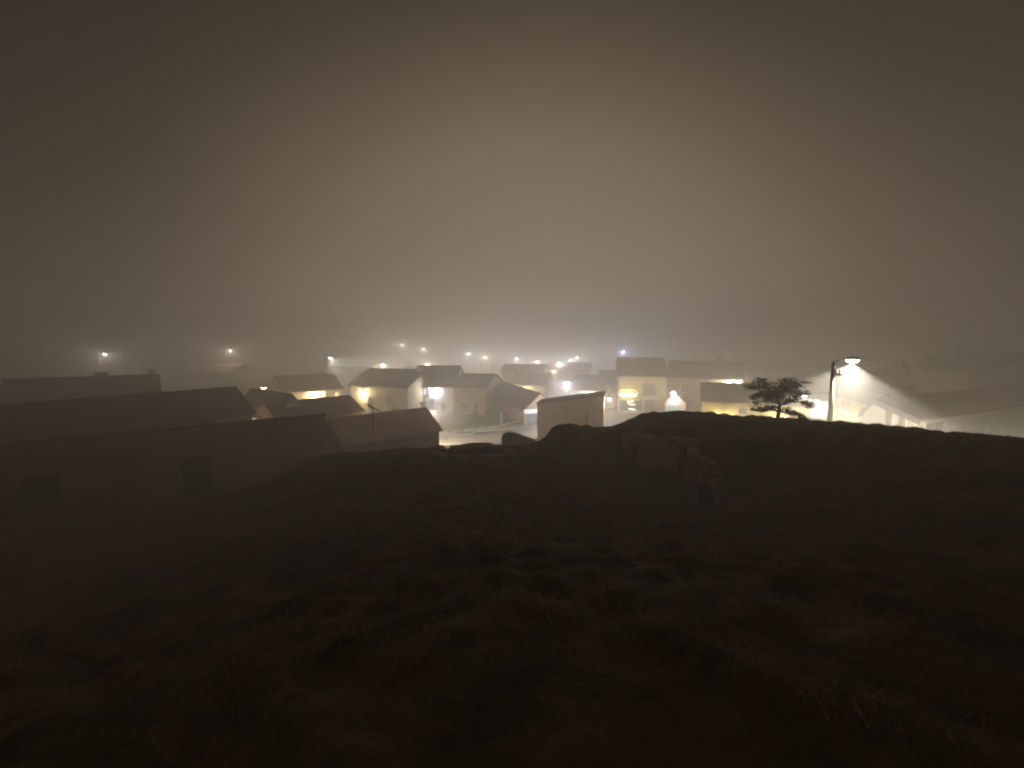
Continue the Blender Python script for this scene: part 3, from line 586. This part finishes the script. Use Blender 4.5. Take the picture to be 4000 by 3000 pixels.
street_lamp(3690, 1735, 26.5, 'short garden lamp below the mound crest, brightening the lamplit house corner', 230, (1.0, 0.92, 0.78), arm=(1, -0.4), alen=0.3, em=15, size=0, lens=0.08)
street_lamp(3140, 1545, 43, 'white lamp shining through the tree branches', 220, NEUT, arm=(-1, -0.2), alen=0.9, em=50, size=170, lens=0.22)
street_lamp(1030, 1514, 56, 'lamp glinting over the ridge of the striped cottage', 300, WARM, arm=(-1, 0), alen=0.9, em=60, lens=0.25)
wall_lamp(h1, 1420, 1531, 'warm starry lamp on the corner of the hooded house', 48, (1.0, 0.84, 0.55), em=60, lens=0.2)
wall_lamp(o_, 1224, 1533, 'dazzling lamp over the bright front beside a yellow window', 60, (1.0, 0.82, 0.5), em=60, lens=0.26)
wall_lamp(h2, 1697, 1521, 'cool bright lamp on the tall white house with blue doors', 40, (0.95, 0.92, 0.98), em=60, lens=0.22)
wall_lamp(q_, 2045, 1519, 'warm lamp glowing just over the long outhouse ridge', 90, WARM, em=60, lens=0.25)
wall_lamp(r_, 2308, 1535, 'white lamp at the eaves just over the boxy shed', 50, (1.0, 0.86, 0.72), em=70, lens=0.22)
wall_lamp(po, 2634, 1533, 'white lamp on the peak of the pink porch', 45, (1.0, 0.9, 0.85), em=80, lens=0.26, out=0.8)
wall_lamp(e2, 2848, 1491, 'left of two lamps showing over the yellow cottage ridge', 40, NEUT, em=40)
wall_lamp(e2, 2884, 1492, 'right of two lamps showing over the yellow cottage ridge', 40, NEUT, em=40)
wall_lamp(f_, 2825, 1632, 'yellow lamp low on the cottage wall left of its window', 50, (1.0, 0.80, 0.38), em=20, lens=0.1)
wall_lamp(f_, 3060, 1642, 'yellow lamp on the cottage wall behind the tree', 50, (1.0, 0.80, 0.38), em=20, lens=0.1)
wall_lamp(t_, 3215, 1590, 'white lamp on the pale house at the end of the lane', 50, (0.95, 0.92, 0.95), em=15, lens=0.15)
def gable_lamp(house, a, z, label, power, col, side='right'):
    fn_ = house.face(side); q = fn_(a, 0.004, z); t = thing('wall_lamp', label, 'wall lamp', q, 'lamps on house walls'); c = fn_(a, 0.5, z)
    house.slab(MB(), fn_, a - 0.08, a + 0.08, 0.004, 0.04, z - 0.1, z + 0.15).tube([fn_(a, 0.03, z + 0.1), fn_(a, 0.5, z + 0.2)], 0.025, 8).build('bracket', M_METAL, t)
    MB().tube([c + Vector((0, 0, 0.22)), c + Vector((0, 0, 0.1))], [0.05, 0.2], 10).build('hood', M_METAL, t)
    MB().blob(c, 0.12, 0.12, 0.1, 2, 0).build('lens', emit('lens_gable', col, 30), t, smooth=True); light('POINT', c + Vector((0, 0, -0.16)), power, col, t)
gable_lamp(mid, 2.5, mid.ridge - 0.45, 'lamp on the far gable of the brown shed, lighting the road', 240, (1.0, 0.90, 0.74))
gable_lamp(blk, 1.6, blk.ridge - 0.5, 'lamp on the right side of the boxy shed', 60, (1.0, 0.82, 0.6))
wall_lamp(h3, 1012, 1665, 'warm lamp under the cream cottage eaves', 40, WARM, em=30, lens=0.12)

# ------------------------------------------------------------------ light garland and figure on the garland house
fn = e1.face('front'); ac, zc = e1.hit(2452, 1536); r0 = thing('oval_garland', 'oval yellow light garland hung on the tall yellowish house', 'light garland', fn(ac, 0.02, zc))
hw, hh = 1.28, 0.5
def oval(k, n, sx=1.0, sz=1.0, out=0.22):
    t = 6.2832 * k / n; c, s = math.cos(t), math.sin(t)
    return fn(ac + hw * sx * math.copysign(abs(c) ** 0.6, c), out, zc + hh * sz * math.copysign(abs(s) ** 0.75, s))
MB().tube([oval(k, 40) for k in range(41)], 0.035, 6, False).build('rope_light', emit('rope_glow', (1.0, 0.86, 0.45), 2.2), r0)
MB().tube([fn(ac - hw * 0.8, 0.2, zc + 0.12), fn(ac + hw * 0.8, 0.2, zc + 0.12)], 0.02, 6).tube([fn(ac - 0.7, 0.01, zc + 0.3), fn(ac - 0.7, 0.22, zc + 0.3)], 0.02, 6).tube([fn(ac + 0.7, 0.01, zc + 0.3), fn(ac + 0.7, 0.22, zc + 0.3)], 0.02, 6).build('frame', M_METAL, r0)
for k in range(9):
    x = ac - 0.95 + k * 0.235; z = zc - 0.26 + (0.17 if k % 2 else 0.0)
    MB().blob(fn(x, 0.24, z), 0.085, 0.085, 0.11, 1, 0).build('bulb_globe', emit('bulb_glow', (1.0, 0.95, 0.5), 25), r0, smooth=True)
for k in range(8):
    MB().blob(fn(ac - 0.85 + k * 0.24, 0.24, zc + 0.14), 0.04, 0.04, 0.04, 1, 0).build('small_bulb', emit('small_bulb_glow', (1.0, 0.9, 0.55), 4), r0, smooth=True)
light('POINT', fn(ac, 0.7, zc), 11, (1.0, 0.86, 0.30), r0, rad=0.3)
r1 = thing('light_figure', 'white squiggle light figure in the shop window under the oval garland', 'light figure', fn(*[e1.hit(2478, 1585)[0], 0.1, e1.hit(2478, 1585)[1]]))
M_FIG = emit('figure_glow', (1.0, 0.9, 0.75), 7)
def pl(pts, r=0.035):
    q = []
    for x, y in pts:
        a, z = e1.hit(x, y); q.append(fn(a, 0.16, z))
    return MB().tube(q, r, 6)
pl([(2476, 1567), (2466, 1568), (2454, 1566), (2452, 1574), (2462, 1576)]).build('upper_tube', M_FIG, r1)
pl([(2460, 1574), (2462, 1580), (2472, 1580), (2480, 1580)]).build('middle_tube', M_FIG, r1)
pl([(2456, 1598), (2466, 1597), (2482, 1600)], 0.05).build('lower_tube', M_FIG, r1)

# ------------------------------------------------------------------ roof antennas, posts, pillar
def antenna(p, h, boom, n, label, ang=0.3, tilt=-0.5, r=0.03, m=None):
    m = m or M_METAL; t = thing('roof_antenna', label, 'antenna', p, 'TV antennas on the roofs'); p = Vector(p); top = p + Vector((0, 0, h))
    MB().tube([p - Vector((0, 0, 0.15)), top], r, 8).build('mast', m, t)
    d = Vector((math.cos(tilt) * math.cos(ang), math.cos(tilt) * math.sin(ang), math.sin(tilt))); s = Vector((-math.sin(ang), math.cos(ang), 0))
    MB().tube([top - d * boom / 2, top + d * boom / 2], r * 1.2, 8).build('boom', m, t)
    e = MB()
    for k in range(n):
        c = top + d * boom * (k / (n - 1) - 0.5); l = 0.34 - 0.02 * k; e.tube([c - s * l, c + s * l], r * 0.55, 6)
    e.build('elements', m, t); return t
ap = P(1457, 1592, 35.5); z_r = mid.ridge + 0.05
antenna((ap.x, ap.y, H(ap.x, ap.y) + 1.9), ap.z - H(ap.x, ap.y) - 1.9, 1.05, 7, 'slanted dark TV antenna on a mast over the brown shed roof', ang=0.1, tilt=-0.52, r=0.05, m=M_RUST)
p = h3c.L(h3c.W * 0.92, 3.5, h3c.ridge + 0.15); antenna(p, 1.2, 0.9, 5, 'small TV antenna on the lintel house ridge', ang=0.2, tilt=0.25, r=0.035)
p = v2.L(1.0, 0.6, v2.eave + 0.3); antenna(p, 1.4, 0.9, 5, 'thin leaning antenna on the roof at the right frame edge', ang=0.3, tilt=0.7, r=0.035)
p = G(1958, 1664, 0.1); pz = H(p.x, p.y); rt = thing('marker_post', 'pale wooden marker post standing in the lawn', 'post', (p.x, p.y, pz))
MB().box((p.x, p.y, pz + 0.65), (1, 0.2), 0.1, 0.1, 0.75).build('shaft', M_TRIM, rt, bevel=0.02); MB().box((p.x, p.y, pz + 1.44), (1, 0.2), 0.13, 0.13, 0.035).build('cap', M_TRIM, rt)
p = P(1652, 1600, 60); pz = H(p.x, p.y); rt = thing('gate_pillar', 'white gate pillar with flat cap in front of the tall white house', 'pillar', (p.x, p.y, pz))
MB().box((p.x, p.y, pz + 0.9), (1, 0), 0.28, 0.28, 1.0).build('shaft', WHITE, rt); MB().box((p.x, p.y, pz + 1.97), (1, 0), 0.5, 0.45, 0.065).build('cap', M_TRIM, rt)
p = P(1842, 1632, 57); pz = H(p.x, p.y); rt = thing('stub_wall', 'dark stub of stone wall between courtyard and lawn', 'wall', (p.x, p.y, pz))
MB().box((p.x, p.y + 1.6, pz + 0.35), (0.25, 1), 1.8, 0.2, 0.55).build('masonry', M_STONE, rt, bevel=0.05); MB().box((p.x, p.y + 1.6, pz + 0.945), (0.25, 1), 1.85, 0.26, 0.04).build('coping', M_TRIM, rt)

# ------------------------------------------------------------------ stone cellar front cut into the right mound
def cellar():
    A, B = XY(2425, 19.6, 1750), XY(2692, 15.6, 1800)
    u = (B - A).normalized(); n = Vector((-u.y, u.x)); 
    if n.y < 0: n = -n
    Wd = (B - A).length; zt0, zt1 = CZ - 4.05, CZ - 3.5; zb = CZ - 6.3
    rt = thing('cellar_front', 'rough stone cellar front with two slits and an arched doorway, cut into the right mound', 'cellar', (*((A + B) / 2), CZ - 5.6))
    def q(a, d, z): p = A + u * a + n * d; return Vector((p.x, p.y, z))
    def top(a): return zt0 + (zt1 - zt0) * a / Wd + 0.06 * math.sin(a * 2.3) + 0.04 * math.sin(a * 5.1)
    def at(px, py):
        d = ray(px, py); t = (A.x * n.x + A.y * n.y) / (d.x * n.x + d.y * n.y); p = Vector((0, 0, CZ)) + d * t
        return (Vector((p.x, p.y)) - A).dot(u), p.z
    (s0, t0), (s1, _) = at(2460, 1730), at(2488, 1850); (s2, t1), (s3, _) = at(2648, 1737), at(2681, 1885)
    w = MB()
    def seg(a0, a1, z0, zf):
        k = max(1, int((a1 - a0) / 0.25)); xs = [a0 + (a1 - a0) * i / k for i in range(k + 1)]
        for i in range(k):
            w.hexa([q(xs[i], 0, z0), q(xs[i + 1], 0, z0), q(xs[i + 1], 0.5, z0), q(xs[i], 0.5, z0)], [q(xs[i], 0.04, zf(xs[i])), q(xs[i + 1], 0.04, zf(xs[i + 1])), q(xs[i + 1], 0.5, zf(xs[i + 1])), q(xs[i], 0.5, zf(xs[i]))])
    seg(0, s0, zb, top); seg(s1, s2, zb, top); seg(s3, Wd, zb, top); seg(s0, s1, t0, top); seg(s2, s3, t1, top)
    bmw = w.build('wall', M_STONE, rt)
    for a0, a1, t in ((s0, s1, t0), (s2, s3, t1)):
        d = MB().hexa([q(a0, 0.3, zb), q(a1, 0.3, zb), q(a1, 0.36, zb), q(a0, 0.36, zb)], [q(a0, 0.3, t), q(a1, 0.3, t), q(a1, 0.36, t), q(a0, 0.36, t)])
        d.build('door', M_DARK, rt)
    # arched portal nearer the camera
    C, D = XY(2692, 14.3, 1950), XY(2836, 13.7, 1950); u2 = (D - C).normalized(); n2 = Vector((-u2.y, u2.x)); L2 = (D - C).length
    def q2(a, d, z): p = C + u2 * a + n2 * d; return Vector((p.x, p.y, z))
    z0 = CZ - 6.4
    def a2(px, py):
        d = ray(px, py); t = (C.x * n2.x + C.y * n2.y) / (d.x * n2.x + d.y * n2.y); p = Vector((0, 0, CZ)) + d * t
        return (Vector((p.x, p.y)) - C).dot(u2), p.z
    l, zs = a2(2722, 1935); r, _ = a2(2792, 1935); _, zk = a2(2757, 1888); _, ztop = a2(2720, 1802)
    arch = [(l, zs)] + [((l + r) / 2 - (r - l) / 2 * math.cos(math.pi * k / 10), zs + (zk - zs) * math.sin(math.pi * k / 10)) for k in range(1, 10)] + [(r, zs)]
    outer = lambda a: ztop - 0.9 * max(0, (a / L2 - 0.35)) ** 1.6 * 1.6
    pw = MB()
    def seg2(a0, a1, zlo, zhi0, zhi1, zl1=None):
        zl1 = zlo if zl1 is None else zl1
        pw.hexa([q2(a0, 0, zlo), q2(a1, 0, zl1), q2(a1, 0.9, zl1), q2(a0, 0.9, zlo)], [q2(a0, 0.05, zhi0), q2(a1, 0.05, zhi1), q2(a1, 0.9, zhi1), q2(a0, 0.9, zhi0)])
    seg2(0, l, z0, outer(0), outer(l)); seg2(r, L2, z0, outer(r), outer(L2))
    for (x0, y0), (x1, y1) in zip(arch, arch[1:]): seg2(x0, x1, y0, outer(x0), outer(x1), y1)
    pw.build('portal', M_STONE, rt)
    vs = MB()
    for k in range(10):                                             # voussoirs round the arch
        (x0, y0), (x1, y1) = arch[k], arch[k + 1]; cx, cz = (l + r) / 2, zs
        o = lambda x, y, f=1.32: (cx + (x - cx) * f, cz + (y - cz) * f)
        (xa, ya), (xb, yb) = o(x0, y0), o(x1, y1); g0 = 0.012
        vs.hexa([q2(x0, -0.05, y0), q2(x1, -0.05, y1), q2(x1, 0.02, y1), q2(x0, 0.02, y0)], [q2(xa, -0.05, ya), q2(xb, -0.05, yb), q2(xb, 0.02, yb), q2(xa, 0.02, ya)])
    vs.build('arch_stones', mat('pale_arch_stone', (0.2, 0.14, 0.08), (0.4, 0.29, 0.18), scale=4, bump=0.6, bscale=8), rt)
    MB().hexa([q2(l - 0.05, 0.55, z0), q2(r + 0.05, 0.55, z0), q2(r + 0.05, 0.6, z0), q2(l - 0.05, 0.6, z0)], [q2(l - 0.05, 0.55, zk + 0.1), q2(r + 0.05, 0.55, zk + 0.1), q2(r + 0.05, 0.6, zk + 0.1), q2(l - 0.05, 0.6, zk + 0.1)]).build('door', M_DARK, rt)
    # rubble return wall joining the two
    E = q2(0, 0.3, 0); Bq = q(Wd, 0.2, 0); e = Vector((Bq.x - E.x, Bq.y - E.y)); m_ = (Vector((E.x, E.y)) + Vector((Bq.x, Bq.y))) / 2
    MB().box((m_.x, m_.y, (z0 + CZ - 3.75) / 2), e, e.length / 2 - 0.01, 0.22, (CZ - 3.75 - z0) / 2).build('return_wall', M_STONE, rt)
cellar()

# ------------------------------------------------------------------ rocks on the middle mound
def rock(px, py, Y, rx, ry, rz, label, seed, rot=0, lift=0.3, tilt=0.0, m=None):
    p = P(px, py, Y); gz = H(p.x, p.y); o = MB().crag((p.x, p.y, gz + rz * lift), rx, ry, rz, rot, seed, tilt).build('rock', m or M_ROCK, origin=(p.x, p.y, gz))
    return tag(o, label, 'rock', 'rocks on the middle mound')
rock(1848, 1762, 18.0, 1.05, 0.6, 0.15, 'broad flat rock slab propped on top of the middle mound', 3, 0.15, 1.7, -0.05)
rock(1925, 1742, 18.9, 0.36, 0.3, 0.24, 'dark rock propping the right end of the slab', 5)
rock(1775, 1752, 18.7, 0.3, 0.28, 0.22, 'dark rock propping the left end of the slab', 31)
rock(1705, 1783, 17.6, 0.62, 0.26, 0.16, 'long pale rock at the left foot of the slab', 8, -0.5, 0.3, 0.12)
rock(1790, 1808, 17.0, 0.52, 0.26, 0.13, 'low pale rock in front of the slab', 12, -0.35, 0.4)
rock(1915, 1815, 17.0, 0.72, 0.26, 0.12, 'wide half-buried rock right in front of the slab', 17, 0.1, 0.3)
rock(1990, 1780, 17.8, 0.36, 0.3, 0.24, 'brown rock at the right end of the rock pile', 21)
rock(1718, 1752, 19.0, 0.34, 0.26, 0.2, 'small dark rock at the left end of the rock pile', 25)
# wedge-shaped boulder beyond the mound
c = P(1962, 1716, 27); c2 = P(2090, 1722, 27); zb = H(c.x, c.y) - 0.4
tp = P(1962, 1692, 27).z
wd = MB(); pf = [(1955, 1760), (1958, 1704), (1966, 1692), (1985, 1688), (2005, 1691), (2035, 1702), (2065, 1713), (2096, 1723), (2110, 1760)]
wd.prism([Vector((P(x, y, 27).x, 27, max(zb, P(x, y, 27).z) if y < 1750 else zb - 0.5)) for x, y in pf], (0.1, 0.9, -0.12))
o = wd.build('wedge_boulder', M_ROCK, origin=(c.x, c.y, zb), bevel=0.12); tag(o, 'wedge-shaped tan boulder with a steep left side, before the pale road', 'boulder')

# ------------------------------------------------------------------ trees and bushes
def leaf_cloud(mb, c, rx, ry, rz, n, size, rd, flat=0.5):
    for _ in range(n):
        while True:
            a = Vector((rd.uniform(-1, 1), rd.uniform(-1, 1), rd.uniform(-1, 1)))
            if a.length < 1: break
        p = c + Vector((a.x * rx, a.y * ry, a.z * rz)); s = size * rd.uniform(0.5, 1.3)
        d = Vector((rd.gauss(0, 1), rd.gauss(0, 1), rd.gauss(0, flat))).normalized(); e = d.cross(Vector((rd.gauss(0, 1), rd.gauss(0, 1), rd.gauss(0, 1)))).normalized() * 0.4
        mb.add([p - d * s, p + e * s, p + d * s, p - e * s], [(0, 1, 2, 3)])
def tree():
    rd = random.Random(5); b = P(3035, 1640, 19.2); gz = H(b.x, b.y); Y = b.y
    rt = thing('pine_tree', 'dark scraggly tree with flat layered branches, standing on the right mound', 'tree', (b.x, b.y, gz))
    w = lambda px, py, dy=0: P(px, py, Y + dy)
    br = MB(); root = Vector((b.x, b.y, gz - 0.2))
    br.tube([root, w(3042, 1612), w(3046, 1585), w(3036, 1556), w(3044, 1525), w(3060, 1498)], [0.10, 0.08, 0.065, 0.05, 0.035, 0.015], 8)
    pads = []
    spec = [((3042, 1606), [(3080, 1612), (3118, 1628)], -0.3), ((3042, 1608), [(3000, 1596), (2962, 1604)], 0.3), ((3046, 1588), [(3080, 1566), (3150, 1572), (3172, 1583)], 0.4), ((3046, 1586), [(3010, 1594), (2972, 1592)], -0.5),
            ((3038, 1562), [(3000, 1545), (2955, 1548)], -0.4), ((3038, 1558), [(3090, 1535), (3140, 1545)], -0.5), ((3038, 1548), [(2990, 1512), (2940, 1508), (2928, 1520)], 0.4), ((3042, 1532), [(3000, 1500), (2965, 1487)], 0.2),
            ((3044, 1528), [(3085, 1505), (3120, 1495)], 0.4), ((3050, 1512), [(3065, 1495), (3078, 1486)], -0.3), ((3040, 1540), [(3080, 1520), (3112, 1512)], -0.4), ((3040, 1550), [(3010, 1530), (2975, 1535)], 0.6)]
    for st, path, dy in spec:
        pts = [w(*st)]; k = len(path)
        for i, q in enumerate(path): pts.append(w(*q, dy * (i + 1) / k * 1.6))
        br.tube(pts, [0.035] + [0.024] * (k - 1) + [0.01], 6)
        for i in range(len(pts) - 1):
            for t in (0.35, 0.7, 1.0): pads.append((pts[i].lerp(pts[i + 1], t), 1.0 if i else 0.55))
    br.build('trunk', M_BARK, rt, smooth=True)
    cr = MB()
    for c, f in pads:
        leaf_cloud(cr, c + Vector((0, 0, 0.03)), 0.34 * f, 0.36 * f, 0.11, int(27 * f), 0.06, rd, 0.35)
        leaf_cloud(cr, c + Vector((rd.uniform(-0.3, 0.3), rd.uniform(-0.3, 0.3), rd.uniform(-0.08, 0.16))), 0.22, 0.22, 0.07, int(26 * f), 0.06, rd, 0.3)
    for (x, y, s) in ((3070, 1500, 0.36), (3100, 1510, 0.34), (3062, 1520, 0.3), (2985, 1500, 0.26), (3030, 1540, 0.3), (3075, 1530, 0.3), (3015, 1560, 0.22), (3100, 1565, 0.2)):
        leaf_cloud(cr, w(x, y, rd.uniform(-0.4, 0.4)), s, s, s * 0.5, 58, 0.055, rd, 0.4)
    for _ in range(22):
        while True:
            x, y = rd.uniform(-1, 1), rd.uniform(-1, 1)
            if x * x + y * y < 1 and not (abs(x) < 0.25 and y > 0.6): break
        sz = rd.uniform(0.12, 0.27); leaf_cloud(cr, w(3042 + 112 * x, 1545 + 56 * y, rd.uniform(-1.1, 1.1)), sz * 1.25, sz * 1.2, sz * 0.55, int(75 * sz / 0.2), 0.055, rd, 0.5)
    for x, y in ((2950, 1600), (2975, 1603), (3000, 1598), (3120, 1618), (3100, 1610), (3135, 1630), (3165, 1590), (3150, 1578)):
        leaf_cloud(cr, w(x, y, rd.uniform(-0.3, 0.3)), 0.24, 0.22, 0.09, 90, 0.055, rd, 0.4)
    cr.build('crown', M_LEAF, rt)
tree()
def bush(px, py, Y, r, h, label, name='bush', cat='bush', stem=0.4, n=900, lift=0.0, group=None):
    rd = random.Random(int(px)); p = P(px, py, Y); gz = H(p.x, p.y) + lift; rt = thing(name, label, cat, (p.x, p.y, gz), group)
    br = MB(); 
    for k in range(5):
        a = 6.28 * k / 5; br.tube([(p.x, p.y, gz - 0.2), (p.x + math.cos(a) * r * 0.25, p.y + math.sin(a) * r * 0.25, gz + h * 0.4), (p.x + math.cos(a) * r * 0.6, p.y + math.sin(a) * r * 0.6, gz + h * 0.75)], [0.07, 0.045, 0.015], 6)
    br.build('trunk' if cat == 'tree' else 'stems', M_BARK, rt)
    cr = MB()
    for k in range(14):
        c = Vector((p.x + rd.uniform(-1, 1) * r * 0.7, p.y + rd.uniform(-1, 1) * r * 0.7, gz + h * rd.uniform(0.35 if cat == 'tree' else 0.2, 0.9)))
        leaf_cloud(cr, c, r * 0.42, r * 0.42, h * 0.16, n // 14, 0.12, rd, 0.7)
    cr.build('crown' if cat == 'tree' else 'foliage', M_LEAF, rt); return rt
bush(1562, 1606, 58, 1.7, 1.5, 'dark rounded bush beyond the brown shed ridge, below the hooded house')
bush(1925, 1612, 56, 1.3, 1.7, 'loose bush at the foot of the lintel house gable')
bush(1990, 1625, 57, 1.2, 0.8, 'low scruffy bush along the outhouse wall')
for px, h, lb in ((3610, 8.6, 'leftmost dim tree crown over the back house'), (3660, 8.3, 'middle dim tree crown over the back house'), (3735, 8.9, 'rightmost dim tree crown over the back house')):
    bush(px, 1450, 66, 1.6, h, lb, 'tree', 'tree', n=1400, group='trees behind the back house')
bush(1610, 1450, 80, 1.8, 6.6, 'dim tree peak behind the hooded roof', 'tree', 'tree', n=1400)

# ------------------------------------------------------------------ grass on the hillside, stones in the gravel
def grass():
    n = 75000; az = np.radians(rng.uniform(-56, 56, n)); r = 2.2 + 19.6 * rng.random(n) ** 0.8
    x = r * np.sin(az); y = r * np.cos(az)
    m = np.sin(x * 1.1 + 0.7 * y) + np.sin(0.9 * y - x * 0.5 + 2) + np.sin(2.3 * x + 1.7 * y + 1) + rng.normal(0, 1.3, n); k = m > -1.2
    k &= ~((y > 12.0) & (y < 17.5) & (x > 4.3) & (x < 8.4))
    x, y, r = x[k], y[k], r[k]
    z = Hn(x, y); n = len(x)
    h = rng.uniform(0.025, 0.065, n) * (0.8 + 0.5 * rng.random(n)); wd = rng.uniform(0.004, 0.009, n) * (1 + r * 0.10)
    a = rng.uniform(0, 6.28, n); ln = rng.uniform(0.2, 1.1, n) * h; b = rng.uniform(0, 6.28, n)
    v = np.empty((n, 3, 3)); c, s = np.cos(a) * wd, np.sin(a) * wd
    v[:, 0] = np.stack([x - c, y - s, z - 0.01], 1); v[:, 1] = np.stack([x + c, y + s, z - 0.01], 1); v[:, 2] = np.stack([x + np.cos(b) * ln, y + np.sin(b) * ln, z + h], 1)
    me = bpy.data.meshes.new('grass'); me.from_pydata(v.reshape(-1, 3).tolist(), [], np.arange(3 * n).reshape(-1, 3).tolist()); me.materials.append(M_BLADE)
    o = bpy.data.objects.new('grass', me); COL.objects.link(o); tag(o, 'short dry grass over the dark hillside', 'grass', kind='stuff')
grass()
st = MB(); rd = random.Random(9)
for k in range(220):
    t, s = rd.random(), rd.random(); q = G(1700 + 380 * t, (1700 - 34 * t) * (1 - s) + (1686 - 26 * t) * s, 0.05); st.blob((q.x, q.y, H(q.x, q.y) + 0.10), rd.uniform(0.05, 0.16), rd.uniform(0.05, 0.13), rd.uniform(0.04, 0.1), 1, 0.1, rd.uniform(0, 3), k)
tag(st.build('gravel_stones', M_TRIM), 'pale stones strewn along the verge strip between lawn and road', 'stones', kind='stuff')

# ------------------------------------------------------------------ fog: one even, closed box round everything
fm = bpy.data.materials.new('fog'); fm.use_nodes = True; N = fm.node_tree.nodes; N.clear()
out = N.new('ShaderNodeOutputMaterial'); pv = N.new('ShaderNodeVolumePrincipled')
pv.inputs['Color'].default_value = (0.955, 0.922, 0.872, 1); pv.inputs['Density'].default_value = FOG_DENSITY; pv.inputs['Anisotropy'].default_value = 0.3
fm.node_tree.links.new(pv.outputs[0], out.inputs['Volume'])
zlo = min(v.co.z for v in bpy.data.objects['ground'].data.vertices) - 1.0
zm = (zlo + FOG_TOP) / 2
tag(MB().box((0, 0, zm), (1, 0), 460, 460, FOG_TOP - zm).build('haze', fm), kind='stuff')
